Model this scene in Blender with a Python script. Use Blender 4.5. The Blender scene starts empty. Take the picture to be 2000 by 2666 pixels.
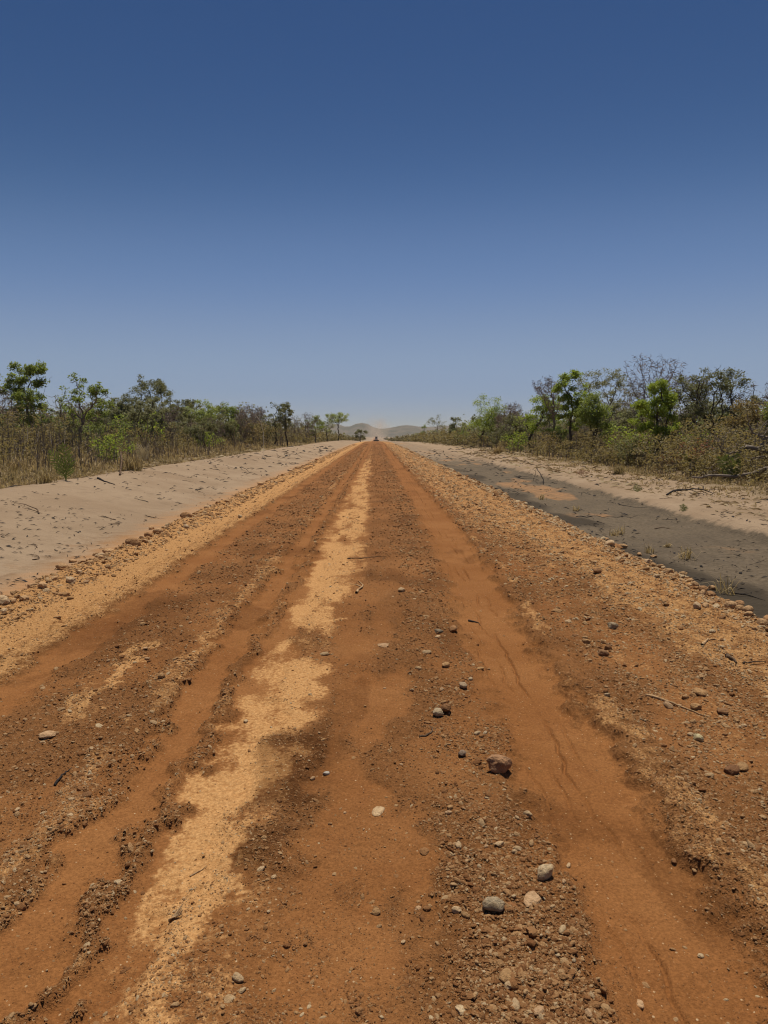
import bpy, math, random
import numpy as np
from mathutils import Matrix, Vector, Euler

# ------------------------------------------------------------------ camera, world, sun, exposure
S = bpy.context.scene
C = S.collection
FPX, W0, H0 = 1850.0, 2000.0, 2666.0            # focal length in pixels of the 2000 x 2666 photograph
CAM = Vector((0.0, 0.0, 1.6))
EUL = Euler((math.radians(90 - 6.26), 0.0, math.radians(-0.68)), 'XYZ')
cam = bpy.data.cameras.new('camera')
cam.sensor_fit = 'VERTICAL'; cam.sensor_height = 34.6; cam.lens = 34.6 * FPX / H0
cam.clip_start = 0.05; cam.clip_end = 30000
camo = bpy.data.objects.new('camera', cam); C.objects.link(camo)
camo.location = CAM; camo.rotation_euler = EUL
S.camera = camo

SUN_EL, SUN_AZ = math.radians(74), math.radians(8)      # azimuth clockwise from +Y, so nearly straight ahead and high
world = bpy.data.worlds.new('World'); S.world = world; world.use_nodes = True
wn, wl = world.node_tree.nodes, world.node_tree.links
wn.clear()
wo = wn.new('ShaderNodeOutputWorld'); bg = wn.new('ShaderNodeBackground')
sky = wn.new('ShaderNodeTexSky'); sky.sky_type = 'NISHITA'; sky.sun_disc = False
sky.sun_elevation = SUN_EL; sky.sun_rotation = SUN_AZ
sky.altitude = 300; sky.air_density = 1.0; sky.dust_density = 0.1; sky.ozone_density = 10
sm = wn.new('ShaderNodeVectorMath'); sm.operation = 'SCALE'; sm.inputs['Scale'].default_value = 0.1      # sky radiance into 0..1
cv = wn.new('ShaderNodeRGBCurve'); cm_ = cv.mapping                                                        # the film response to a deep clear sky
for ci_, pts_ in enumerate((((.108, .030), (.162, .102), (.257, .196), (.418, .232)), ((.223, .076), (.327, .184), (.471, .276), (.618, .300)), ((.5, .202), (.654, .366), (.768, .425)))):
    c_ = cm_.curves[ci_]; c_.points[1].location = (1.0, (.50, .52, .60)[ci_])
    for p_ in pts_: c_.points.new(*p_)
cm_.update()
s2 = wn.new('ShaderNodeVectorMath'); s2.operation = 'SCALE'; s2.inputs['Scale'].default_value = 10.0
bg.inputs['Strength'].default_value = 0.107
wl.new(sky.outputs[0], sm.inputs[0]); wl.new(sm.outputs[0], cv.inputs['Color']); wl.new(cv.outputs[0], s2.inputs[0])
wl.new(s2.outputs[0], bg.inputs['Color']); wl.new(bg.outputs[0], wo.inputs['Surface'])

sun = bpy.data.lights.new('sun', 'SUN'); sun.energy = 4.2; sun.angle = math.radians(0.53); sun.color = (1.0, 0.92, 0.78)
suno = bpy.data.objects.new('sun', sun); C.objects.link(suno)
sdir = Vector((math.cos(SUN_EL) * math.sin(SUN_AZ), math.cos(SUN_EL) * math.cos(SUN_AZ), math.sin(SUN_EL)))
suno.rotation_euler = sdir.to_track_quat('Z', 'Y').to_euler(); suno.location = (20, 20, 60)

S.view_settings.view_transform = 'Standard'; S.view_settings.look = 'None'
S.view_settings.exposure = 0.1; S.view_settings.gamma = 1.0; S.view_settings.use_curve_mapping = False
S.render.engine = 'CYCLES'
S.cycles.use_denoising = True
S.cycles.max_bounces = 6; S.cycles.diffuse_bounces = 3; S.cycles.transmission_bounces = 3
S.cycles.volume_bounces = 1; S.cycles.transparent_max_bounces = 8
S.cycles.use_adaptive_sampling = False; S.cycles.filter_width = 1.15

rng = np.random.default_rng(11)
random.seed(11)

# ------------------------------------------------------------------ numeric helpers
def hash2(ix, iy, seed):
    h = (ix.astype(np.int64) * 374761393 + iy.astype(np.int64) * 668265263 + seed * 974634737) & 0xFFFFFFFF
    h = ((h ^ (h >> 13)) * 1274126177) & 0xFFFFFFFF
    return ((h ^ (h >> 16)) & 0xFFFFFF) / float(0xFFFFFF)
def perlin(x, y, seed=0):
    x = np.asarray(x, float); y = np.asarray(y, float)
    ix, iy = np.floor(x), np.floor(y); fx, fy = x - ix, y - iy
    ux, uy = fx * fx * fx * (fx * (fx * 6 - 15) + 10), fy * fy * fy * (fy * (fy * 6 - 15) + 10)
    def g(ox, oy):
        a = hash2(ix + ox, iy + oy, seed) * 6.2831853
        return np.cos(a) * (fx - ox) + np.sin(a) * (fy - oy)
    a, b, c, d = g(0, 0), g(1, 0), g(0, 1), g(1, 1)
    return (a + (b - a) * ux + ((c + (d - c) * ux) - (a + (b - a) * ux)) * uy) * 1.5
def fbm(x, y, octaves=4, seed=0, gain=0.5):
    s = 0.0; a = 1.0; f = 1.0
    for o in range(octaves):
        s = s + a * perlin(x * f, y * f, seed + o * 17); a *= gain; f *= 2.03
    return s
def ss(a, b, x):
    t = np.clip((np.asarray(x, float) - a) / (b - a), 0, 1); return t * t * (3 - 2 * t)
def band(x, a, b, s): return ss(a - s, a + s, x) * (1 - ss(b - s, b + s, x))

RM = EUL.to_matrix()
def ray(px, py): return (RM @ Vector(((px - W0 / 2) / FPX, -(py - H0 / 2) / FPX, -1.0))).normalized()
def at_depth(px, py, Y):
    d = ray(px, py); return CAM + d * (Y / d.y)

# ------------------------------------------------------------------ terrain
def along(y):                                              # the long profile: flat, then a gentle fall beyond 140 m
    y = np.asarray(y, float)
    a = 25 * np.log1p(np.exp(np.clip((y - 150) / 25, -30, 30)))
    a = np.where(y > 800, y - 150, a)
    return -0.0098 * np.minimum(a, 400) - 0.003 * np.clip(a - 400, 0, None)
PX = np.array([-4000, -60, -26, -14, -10.2, -9.3, -8.5, -8.0, -7.4, -6.4, -5.4, -4.7, -4.2, -3.85, -3.3, 0, 3.2, 3.55, 4.0, 4.5, 7.15, 7.5, 8.2, 9.0, 11, 16, 30, 60, 4000.])
PZ = np.array([0.5, .5, .46, .26, .2, .22, .34, .40, .34, .16, -.04, -.15, -.17, -.16, -.3, -.3, -.3, -.24, -.33, -.36, -.36, -.17, -.14, -.17, -.1, 0.0, .15, .3, .3])
def ground_z(x, y):
    x = np.asarray(x, float); y = np.asarray(y, float)
    wob = 0.35 * perlin(y * 0.11, x * 0 + 3.3, 5) + 0.12 * perlin(y * 0.5, x * 0 + 1.1, 6)
    far = ss(4.2, 6.5, np.abs(x))
    z = np.interp(x + wob * far, PX, PZ) * (1 - ss(150, 400, y) * 0.6)
    side = ss(3.6, 5.0, np.abs(x))
    z = z + side * (0.035 * fbm(x * 0.55, y * 0.4, 3, 21) + 0.012 * fbm(x * 2.7, y * 2.1, 3, 31))
    z = z + ss(8, 12, np.abs(x)) * 0.07 * fbm(x * 0.3, y * 0.3, 3, 41)
    z = z + ss(7.4, 8.0, x) * (1 - ss(11, 14, x)) * 0.05 * np.abs(fbm(x * 1.1, y * 0.9, 3, 45))
    # wheel and grader marks along the dark ditch and scrape marks on the sand bank
    z = z + band(x, 4.4, 7.0, .3) * 0.012 * np.sin(x * 17 + 1.5 * perlin(x * .3, y * .15, 8))
    z = z - band(x, -7.6, -4.8, .4) * 0.012 * np.abs(perlin(x * 1.3 + y * 0.8, y * 3.0 - x * 1.0, 9)) * (perlin(x * .3, y * .3, 10) > -0.1)
    return z + along(y)

def road_masks(x, y):
    x = np.asarray(x, float); y = np.asarray(y, float)
    w = 0.035 * perlin(y * 0.35, y * 0 + .5, 51) + 0.015 * perlin(y * 1.5, y * 0 + 2.5, 52)
    x = x + w
    e = 0.10 * fbm(x * 4, y * 3.2, 5, 53, .62); xe = x + e
    dr = 0.2 * ss(3, 12, y)
    rut = np.maximum.reduce([band(xe, -1.21, -.97, .05), band(xe, -.86, -.60 - 0.1 * ss(3, 2, y), .05) * .9,
                             ss(.56 + dr * .8, .82 + dr * .8, xe) * (1 - ss(1.15 + dr * 1.2, 1.25 + dr * 1.2, xe)), band(xe, -2.44, -2.16, .06)])
    centre = band(xe, -.27, .22, .06) * (1 - ss(4.5, 8, y)) * ss(-.25, .15, fbm(x * 2.2, y * 1.3, 3, 54) + .12)
    rut = np.maximum(rut, centre * .85)
    n = fbm(x * 2.6, y * 0.8, 4, 55) ; n2 = fbm(x * 7, y * 4, 3, 56)
    pc = np.interp(y, [1.5, 2.6, 3.2, 4.4, 6, 8, 11, 26, 60], [-.68, -.66, -.62, -.60, -.55, -.5, -.46, -.46, -.4])
    pw = np.interp(y, [1.5, 2.6, 3.2, 4.4, 6, 8, 11, 26, 60], [.13, .14, .18, .25, .24, .30, .34, .26, .15])
    gate = np.interp(y, [1.5, 2.2, 2.75, 2.95, 3.1, 3.5, 3.62, 3.8, 4.7, 5.0, 5.7, 6.1, 11, 12, 13, 30, 60, 110], [1, .9, .9, .6, .9, .8, .3, .85, .9, .5, .45, .85, .9, .6, .85, .7, .35, .1])
    pale = (1 - ss(pw * .40, pw * 1.5, np.abs(xe - pc + .05 * n))) * np.clip(gate * .92 + .75 * n + .25 * n2, 0, 1.1)
    pale = np.maximum(pale, .8 * (1 - ss(.03, .11, np.abs(xe + 1.77 + .05 * n))) * band(y, 3.9, 5.5, .3))
    pale = np.maximum(pale, .45 * band(xe, -.52, -.3, .07) * (1 - ss(3.2, 5, y)) * ss(-.3, .3, n))       # yellowish gravel beside the strip
    lsh = 1 - ss(-2.68, -2.32, xe)                                                                      # pale shoulder
    pale = np.maximum(pale, lsh * .9)
    pale = np.where(band(x, -2.80, -2.68, .03) > .5, pale * .72, pale)
    rsh = ss(1.9, 2.6, x + .3 * n + .5 * ss(8, 20, y)) * .66
    pale = np.maximum(pale, rsh * (1 - .35 * ss(-.1, .4, n2)))
    pale = np.maximum(pale, .55 * band(xe, 1.24 + dr * 1.2, 1.42 + dr * 1.2, .08) * ss(-.35, .3, n + .5 * n2))
    pale = np.maximum(pale, .5 * band(xe, -1.42, -1.22, .05) * ss(-.4, .2, n + n2))
    pale = np.maximum(pale, .4 * band(xe, -.96, -.87, .03) * ss(-.3, .3, n2))
    pale = np.maximum(pale, (.34 + .24 * ss(6, 16, y)) * ss(1.45, 1.8, x + .12 * n) * (1 - .5 * ss(0, .5, n2)))
    pale = np.clip(pale, 0, 1)
    gravel = (1 - rut) * (1 - .75 * band(xe, pc - pw, pc + pw, .05) * ss(.4, .8, gate))
    gravel = gravel * (1 - .6 * ss(-.35, .25, fbm(x * 1.3, y * .9, 3, 57) - .15) * (np.abs(x) < 2.2))
    strip = np.maximum.reduce([band(xe, .25 + dr * .3, .66 + dr * .8, .06), band(xe, -1.44, -1.2, .05), band(xe, -.97, -.86, .03) * .7,
                               band(x, 1.5, 2.6, .3) * .55, band(x, -2.1, -1.5, .2) * .5])
    stain = band(xe, -.56, -.33, .07) * np.clip(band(y, 2.95, 3.6, .14) + .8 * band(y, 2.5, 2.78, .08), 0, 1) + .55 * ss(.22, .6, fbm(x * 1.1 + 7, y * .55, 4, 58)) * (1 - pale)
    return dict(stain=np.clip(stain, 0, 1), rut=rut, pale=pale, gravel=np.clip(gravel, 0, 1), strip=strip, centre=centre, x=x, xe=xe, dr=dr)

def road_z(x, y, fine=True):
    m = road_masks(x, y); xx = m['xe']; n = 0
    z = -0.006 * np.abs(x) ** 1.3
    z = z - 0.022 * m['rut'] * (1 - .6 * m['centre'])
    z = z - 0.016 * band(xx, .68 + m['dr'], 1.16 + m['dr'] * 1.2, .05)
    z = z + 0.022 * band(xx, 1.24 + m['dr'] * 1.2, 1.42 + m['dr'] * 1.2, .05) + 0.02 * band(xx, -1.44, -1.24, .05) + 0.014 * band(xx, -.96, -.87, .03)
    z = z + 0.03 * band(xx, -2.66, -2.5, .05) - 0.018 * band(xx, -2.82, -2.68, .04) + 0.05 * band(xx, -3.75, -3.25, .18) + 0.03 * band(xx, 2.9, 3.5, .2)
    z = z + 0.010 * fbm(x * 1.8, y * 1.5, 3, 61)
    g = m['gravel']
    z = z + g * 0.009 * fbm(x * 9, y * 9, 3, 62) + (0.0022 + 0.0045 * g) * fbm(x * 34, y * 34, 2, 63)
    lump = np.clip(fbm(x * 24, y * 24, 2, 64), 0, 1) ** 1.5
    z = z + g * 0.011 * lump
    # washboard ripples on the shoulder, faint tread chevrons in the middle, cracks in the wheel track
    rip = band(x, 1.9, 3.1, .25) * band(y, 4.5, 15, 1.5)
    ph = y * 6.2831853 / .21 + 5 * perlin(x * 1.1, y * .7, 65)
    z = z + rip * 0.010 * (np.abs(np.sin(ph * .5)) - .5) * ss(-.4, .2, perlin(x * 1.2, y * .8, 66))
    z = z + m['centre'] * 0.004 * np.sin((y + np.abs(x) * .9) * 6.2831853 / .27) + m['rut'] * .002 * np.sin((y - np.abs(x - .9) * .7) * 6.2831853 / .16)
    for k, (cx, dpt) in enumerate(((.86, .016), (.95, .022), (1.03, .014), (.76, .010))):
        cl = cx + m['dr'] + .05 * perlin(y * 1.7, y * 0 + k, 67) + .02 * perlin(y * 6, y * 0 + k, 68)
        z = z - dpt * (1 - ss(.003, .014, np.abs(x - cl))) * ss(-.15, .2, perlin(y * .9, y * 0 + 3.7 * k, 69))
    ed = .10 * fbm(y * .9, x * 0 + .3, 3, 70) + .06 * fbm(y * 4, x * 0 + .3, 2, 71)
    z = z - .42 * ss(3.62, 4.0, -x + ed) - .42 * ss(3.42, 3.85, x + ed)
    return z + along(y)
def surf_z(x, y):
    return np.where((x > -3.7) & (x < 3.5), np.maximum(road_z(x, y), ground_z(x, y)), ground_z(x, y))
TT = np.concatenate([np.arange(1.5, 12, .03), 12 * 1.006 ** np.arange(720)])
def on_ground(px, py):
    d = np.array(ray(px, py)); c = np.array(CAM)
    p = c[None] + TT[:, None] * d[None]
    k = np.where(p[:, 2] < surf_z(p[:, 0], p[:, 1]))[0]
    if not len(k): return Vector(c + d * 100)
    t = np.linspace(TT[max(0, k[0] - 1)], TT[k[0]], 24); p = c[None] + t[:, None] * d[None]
    j = np.where(p[:, 2] < surf_z(p[:, 0], p[:, 1]))[0]
    return Vector(p[j[0] if len(j) else -1])
def zat(x, y): return float(surf_z(np.array(float(x)), np.array(float(y))))

# ------------------------------------------------------------------ mesh and material helpers
def mesh_np(name, v, f, smooth=True, attrs=None):
    me = bpy.data.meshes.new(name); v = np.asarray(v, np.float32); f = np.asarray(f, np.int32)
    n, k = f.shape
    me.vertices.add(len(v)); me.vertices.foreach_set('co', v.ravel())
    me.loops.add(n * k); me.loops.foreach_set('vertex_index', f.ravel())
    me.polygons.add(n); me.polygons.foreach_set('loop_start', np.arange(n, dtype=np.int32) * k)
    me.polygons.foreach_set('loop_total', np.full(n, k, np.int32))
    me.polygons.foreach_set('use_smooth', np.full(n, smooth))
    for an, av in (attrs or {}).items():
        a = me.attributes.new(an, 'FLOAT', 'POINT'); a.data.foreach_set('value', np.asarray(av, np.float32).ravel())
    me.update(calc_edges=True); return me
def link(name, me, mat=None, parent=None, loc=None):
    if mat is not None and me is not None and not me.materials: me.materials.append(mat)
    o = bpy.data.objects.new(name, me); C.objects.link(o)
    if parent is not None: o.parent = parent
    if loc is not None: o.location = loc
    return o
def tag(o, label=None, cat=None, group=None, kind=None):
    if label: o['label'] = label
    if cat: o['category'] = cat
    if group: o['group'] = group
    if kind: o['kind'] = kind
    return o
def grid(xs, ys, zf):
    X, Y = np.meshgrid(xs, ys); X = X.ravel(); Y = Y.ravel(); Z = zf(X, Y)
    nx, ny = len(xs), len(ys)
    i = np.arange(nx * ny).reshape(ny, nx)
    f = np.stack([i[:-1, :-1], i[:-1, 1:], i[1:, 1:], i[1:, :-1]], -1).reshape(-1, 4)
    return np.stack([X, Y, Z], 1), f

class NT:
    def __init__(s, name):
        s.m = bpy.data.materials.new(name); s.m.use_nodes = True; s.t = s.m.node_tree; s.t.nodes.clear()
        s.out = s.n('ShaderNodeOutputMaterial')
    def n(s, typ, **kw):
        nd = s.t.nodes.new(typ)
        for k, v in kw.items(): setattr(nd, k, v)
        return nd
    def l(s, a, b): s.t.links.new(a, b)
    def put(s, sock, v):
        if hasattr(v, 'links') or isinstance(v, bpy.types.NodeSocket): s.l(v, sock)
        else: sock.default_value = v
    def noise(s, scale, detail=4, rough=.55, vec=None, dist=0.0):
        nd = s.n('ShaderNodeTexNoise'); nd.inputs['Scale'].default_value = scale; nd.inputs['Detail'].default_value = detail
        nd.inputs['Roughness'].default_value = rough; nd.inputs['Distortion'].default_value = dist
        if vec is not None: s.l(vec, nd.inputs['Vector'])
        return nd.outputs['Fac']
    def attr(s, name, typ='GEOMETRY'):
        nd = s.n('ShaderNodeAttribute', attribute_name=name, attribute_type=typ); return nd
    def math(s, op, a, b=0.0, c=None, clamp=False):
        nd = s.n('ShaderNodeMath', operation=op, use_clamp=clamp); s.put(nd.inputs[0], a); s.put(nd.inputs[1], b)
        if c is not None: s.put(nd.inputs[2], c)
        return nd.outputs[0]
    def rng(s, v, a, b, c=0.0, d=1.0):
        nd = s.n('ShaderNodeMapRange', interpolation_type='SMOOTHSTEP'); s.put(nd.inputs[0], v)
        for i, q in enumerate((a, b, c, d)): nd.inputs[i + 1].default_value = q
        return nd.outputs[0]
    def mix(s, f, a, b, typ='MIX'):
        nd = s.n('ShaderNodeMix', data_type='RGBA', blend_type=typ); s.put(nd.inputs[0], f)
        s.put(nd.inputs[6], a if not isinstance(a, tuple) else (*a, 1)); s.put(nd.inputs[7], b if not isinstance(b, tuple) else (*b, 1))
        return nd.outputs[2]
    def bump(s, h, strength=.5, dist=.01, normal=None):
        nd = s.n('ShaderNodeBump'); nd.inputs['Strength'].default_value = strength; nd.inputs['Distance'].default_value = dist
        s.l(h, nd.inputs['Height'])
        if normal is not None: s.l(normal, nd.inputs['Normal'])
        return nd.outputs[0]
    def bsdf(s, col, rough=.95, normal=None, spec=.15):
        nd = s.n('ShaderNodeBsdfPrincipled'); s.put(nd.inputs['Base Color'], col if not isinstance(col, tuple) else (*col, 1))
        s.put(nd.inputs['Roughness'], rough); nd.inputs['Specular IOR Level'].default_value = spec
        if normal is not None: s.l(normal, nd.inputs['Normal'])
        s.l(nd.outputs[0], s.out.inputs['Surface']); return nd

def mat_plain(name, col, rough=.8, var=.25, scale=6.0, bump=.2, spec=.2):
    t = NT(name); co = t.n('ShaderNodeTexCoord').outputs['Object']
    n = t.noise(scale, 5, .6, co)
    c = t.mix(t.rng(n, .3, .7), tuple(q * (1 - var) for q in col), tuple(min(1, q * (1 + var)) for q in col))
    t.bsdf(c, rough, t.bump(t.noise(scale * 4, 4, .6, co), bump, .02), spec); return t.m

def mat_road():
    t = NT('red_dirt'); co = t.n('ShaderNodeNewGeometry').outputs['Position']
    pale, rut, gr = (t.attr(a).outputs['Fac'] for a in ('pale', 'rut', 'gravel'))
    big, med, fin, grain = t.noise(.9, 4, .55, co), t.noise(7, 5, .6, co), t.noise(45, 4, .65, co), t.noise(190, 3, .6, co)
    red = t.mix(t.rng(big, .35, .65), (.232, .096, .031), (.28, .124, .043))
    red = t.mix(t.math('MULTIPLY', t.rng(med, .45, .75), .5), red, (.20, .078, .025))
    dark = t.mix(t.rng(fin, .3, .7), (.135, .057, .019), (.25, .115, .043))
    dark = t.mix(t.math('MULTIPLY', t.rng(big, .4, .7), .45), dark, (.27, .13, .053))
    c = t.mix(t.math('MULTIPLY', gr, .75), red, dark)
    pn = t.math('ADD', pale, t.math('MULTIPLY', t.math('SUBTRACT', t.math('ADD', t.math('MULTIPLY', med, .42), t.math('MULTIPLY', fin, .58)), .5), 2.1))
    pf = t.rng(pn, .26, .84)
    pcol = t.mix(t.rng(fin, .3, .7), (.41, .208, .078), (.54, .305, .128))
    c = t.mix(pf, c, pcol)
    st_ = t.rng(t.math('ADD', t.attr('stain').outputs['Fac'], t.math('MULTIPLY', t.math('SUBTRACT', fin, .5), .8)), .15, .85)
    c = t.mix(st_, c, t.mix(1.0, c, (.58, .54, .50), 'MULTIPLY'))
    g2 = t.noise(85, 4, .7, co); c = t.mix(1.0, c, t.mix(t.rng(g2, .25, .75), (.72, .70, .68), (1.25, 1.26, 1.27)), 'MULTIPLY')
    vo = t.n('ShaderNodeTexVoronoi'); vo.inputs['Scale'].default_value = 75; t.l(co, vo.inputs['Vector'])
    sep = t.n('ShaderNodeSeparateColor'); t.l(vo.outputs['Color'], sep.inputs[0])
    spk = t.math('MULTIPLY', t.math('GREATER_THAN', sep.outputs[0], .86), t.math('LESS_THAN', vo.outputs['Distance'], t.math('MULTIPLY', sep.outputs[1], .30)))
    c = t.mix(t.math('MULTIPLY', spk, .75), c, t.mix(sep.outputs[2], (.36, .20, .09), (.58, .43, .26)))
    c = t.mix(t.rng(grain, .40, .30), c, t.mix(.5, c, (.06, .025, .012)))
    h = t.math('ADD', t.math('MULTIPLY', fin, .7), t.math('ADD', t.math('MULTIPLY', grain, .5), t.math('MULTIPLY', t.noise(18, 5, .7, co), .6)))
    st = t.math('MULTIPLY_ADD', gr, .45, .6)
    b = t.n('ShaderNodeBump'); b.inputs['Distance'].default_value = .018; t.l(h, b.inputs['Height']); t.l(st, b.inputs['Strength'])
    t.bsdf(c, .97, b.outputs[0], .08); return t.m

def mat_ground():
    t = NT('savanna_ground'); co = t.n('ShaderNodeNewGeometry').outputs['Position']
    grey, orange, veg = (t.attr(a).outputs['Fac'] for a in ('grey', 'orange', 'veg'))
    big, med, fin, grain = t.noise(.35, 4, .55, co), t.noise(2.5, 5, .6, co), t.noise(14, 5, .65, co), t.noise(80, 3, .6, co)
    sand = t.mix(t.rng(big, .35, .65), (.295, .208, .134), (.355, .258, .172))
    sand = t.mix(t.math('MULTIPLY', t.rng(med, .5, .75), .5), sand, (.22, .155, .10))
    gf = t.rng(t.math('ADD', grey, t.math('MULTIPLY', t.math('SUBTRACT', med, .5), 1.2)), .3, .75)
    gcol = t.mix(t.rng(fin, .3, .7), (.112, .086, .059), (.182, .140, .096))
    gcol = t.mix(t.math('MULTIPLY', t.rng(big, .45, .7), .6), gcol, (.08, .064, .048))
    gcol = t.mix(t.math('MULTIPLY', t.attr('damp').outputs['Fac'], .8), gcol, (.045, .036, .026))
    c = t.mix(gf, sand, gcol)
    of = t.rng(t.math('ADD', orange, t.math('MULTIPLY', t.math('SUBTRACT', med, .5), .8)), .2, .9)
    c = t.mix(of, c, (.43, .23, .105))
    vf = t.rng(t.math('ADD', veg, t.math('MULTIPLY', t.math('SUBTRACT', fin, .5), 1.3)), .3, .8)
    vcol = t.mix(t.rng(fin, .3, .7), (.15, .105, .06), (.30, .225, .14))
    c = t.mix(vf, c, vcol)
    c = t.mix(t.math('MULTIPLY', t.rng(grain, .62, .74), .5), c, t.mix(.6, c, (.09, .065, .045)))
    mp = t.n('ShaderNodeMapping'); mp.inputs['Scale'].default_value = (.9, 5.0, 1.0); mp.inputs['Rotation'].default_value = (0, 0, .5); t.l(co, mp.inputs['Vector'])
    drag = t.noise(1.6, 5, .6, mp.outputs[0], .8)
    h = t.math('ADD', t.math('ADD', t.math('MULTIPLY', fin, .9), t.math('MULTIPLY', drag, .9)), t.math('MULTIPLY', grain, .3))
    t.bsdf(c, .97, t.bump(h, .75, .06), .08); return t.m

def mat_leaf(name, a, b, trans=.35):
    t = NT(name); g = t.n('ShaderNodeNewGeometry'); oi = t.n('ShaderNodeObjectInfo')
    f = t.math('ADD', t.math('MULTIPLY', g.outputs['Random Per Island'], .75), t.math('MULTIPLY', oi.outputs['Random'], .25))
    c = t.mix(f, a, b)
    d = t.n('ShaderNodeBsdfPrincipled'); d.inputs['Roughness'].default_value = .55; d.inputs['Specular IOR Level'].default_value = .25; t.l(c, d.inputs['Base Color'])
    tr = t.n('ShaderNodeBsdfTranslucent'); t.l(t.mix(.4, c, (min(1, b[0] * 1.5), min(1, b[1] * 1.5), b[2])), tr.inputs['Color'])
    mx = t.n('ShaderNodeMixShader'); mx.inputs[0].default_value = trans
    t.l(d.outputs[0], mx.inputs[1]); t.l(tr.outputs[0], mx.inputs[2]); t.l(mx.outputs[0], t.out.inputs['Surface']); return t.m

def mat_stone(instanced):
    t = NT('gravel_stone' if instanced else 'rock'); co = t.n('ShaderNodeTexCoord').outputs['Object']
    if instanced:
        tint = t.attr('tint', 'INSTANCER').outputs['Fac']
        r = t.n('ShaderNodeValToRGB'); t.l(tint, r.inputs[0]); cr = r.color_ramp
        stops = [(0, (.17, .070, .022)), (.35, (.27, .120, .043)), (.55, (.36, .180, .072)), (.75, (.47, .275, .125)), (.9, (.54, .36, .19)), (1, (.64, .49, .30))]
        cr.elements[0].position = 0; cr.elements[0].color = (*stops[0][1], 1); cr.elements[1].position = 1; cr.elements[1].color = (*stops[-1][1], 1)
        for p, q in stops[1:-1]: e = cr.elements.new(p); e.color = (*q, 1)
        base = r.outputs[0]; sc = 3.0
    else:
        base = t.n('ShaderNodeObjectInfo').outputs['Color']; sc = 2.2
    n = t.noise(sc, 5, .62, co); n2 = t.noise(sc * 5, 4, .6, co)
    c = t.mix(t.rng(n, .35, .7), base, t.mix(1.0, base, (.72, .66, .6), 'MULTIPLY'))
    nz = t.n('ShaderNodeSeparateXYZ'); t.l(t.n('ShaderNodeNewGeometry').outputs['Normal'], nz.inputs[0])
    dust = t.math('MULTIPLY', t.rng(nz.outputs[2], .35, .95), t.rng(n, .4, .62))
    c = t.mix(t.math('MULTIPLY', dust, .4 if instanced else .3), c, t.mix(.5, base, (.34, .17, .075)))
    t.bsdf(c, .9, t.bump(t.math('ADD', n, t.math('MULTIPLY', n2, .4)), .55, .12), .2); return t.m

M = dict(road=mat_road(), ground=mat_ground(), pebble=mat_stone(True), rock=mat_stone(False))
M['bark'] = mat_plain('dark_bark', (.075, .058, .045), .9, .4, 5, .5, .1)
M['palebark'] = mat_plain('pale_bark', (.20, .165, .135), .9, .3, 5, .4, .1)
M['greybark'] = mat_plain('grey_bark', (.18, .143, .115), .9, .35, 5, .4, .1)
M['twig'] = mat_plain('dry_twig', (.27, .21, .165), .9, .25, 5, .2, .1)
M['char'] = mat_plain('charred_wood', (.028, .022, .02), .8, .5, 12, .4, .2)
M['deadwood'] = mat_plain('dry_wood', (.13, .085, .055), .9, .4, 12, .4, .1)
M['strawwood'] = mat_plain('bleached_wood', (.40, .26, .14), .9, .3, 14, .4, .1)
M['g_bright'] = mat_leaf('bright_leaf', (0.163, 0.235, 0.028), (0.358, 0.414, 0.065), 0.48)
M['g_mid'] = mat_leaf('green_leaf', (0.130, 0.181, 0.037), (0.268, 0.310, 0.069), 0.46)
M['g_light'] = mat_leaf('light_leaf', (0.197, 0.257, 0.068), (0.349, 0.386, 0.121), 0.46)
M['g_dark'] = mat_leaf('olive_leaf', (0.106, 0.117, 0.045), (0.215, 0.209, 0.089), 0.38)
M['g_grey'] = mat_leaf('grey_leaf', (0.146, 0.154, 0.073), (0.284, 0.275, 0.146), 0.4)
M['g_brown'] = mat_leaf('dry_leaf', (0.169, 0.132, 0.050), (0.355, 0.254, 0.101), 0.4)
M['g_red'] = mat_leaf('red_leaf', (0.122, 0.057, 0.029), (0.277, 0.122, 0.057), 0.4)
M['under'] = mat_leaf('undergrowth_leaf', (.105, .09, .034), (.29, .225, .095), 0.42)
M['straw'] = mat_leaf('straw', (.26, .18, .085), (.50, .38, .21), .35)
M['grassmix'] = mat_leaf('savanna_grass', (.15, .12, .05), (.40, .30, .16), .35)
M['frond'] = mat_leaf('palm_leaf', (.085, .115, .03), (.19, .22, .06), .4)
M['whitefrond'] = mat_leaf('dead_palm_leaf', (.45, .36, .22), (.62, .52, .36), .3)

# ------------------------------------------------------------------ road and ground sheets
def rows(y0, step0, ymid, k, y1):
    ys = [y0]
    while ys[-1] < y1:
        y = ys[-1]; ys.append(y + max(step0, (y * y / k if y > ymid else 0)))
    return np.array(ys)
ys = np.concatenate([np.arange(-3, 1.3, .07), rows(1.3, .0115, 3.5, 1150., 900.)])
xs = np.concatenate([np.arange(-4.1, -1.6, .021), np.arange(-1.6, .70, .0125), np.arange(.70, 1.22, .006), np.arange(1.22, 1.6, .0125), np.arange(1.6, 3.95, .021)])
v, f = grid(xs, ys, road_z)
m = road_masks(v[:, 0], v[:, 1])
tag(link('road', mesh_np('road', v, f, True, {k: m[k] for k in ('pale', 'rut', 'gravel', 'stain')}), M['road']),
    'red dirt road with wheel ruts and a pale sandy strip', 'road', kind='structure')

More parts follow.
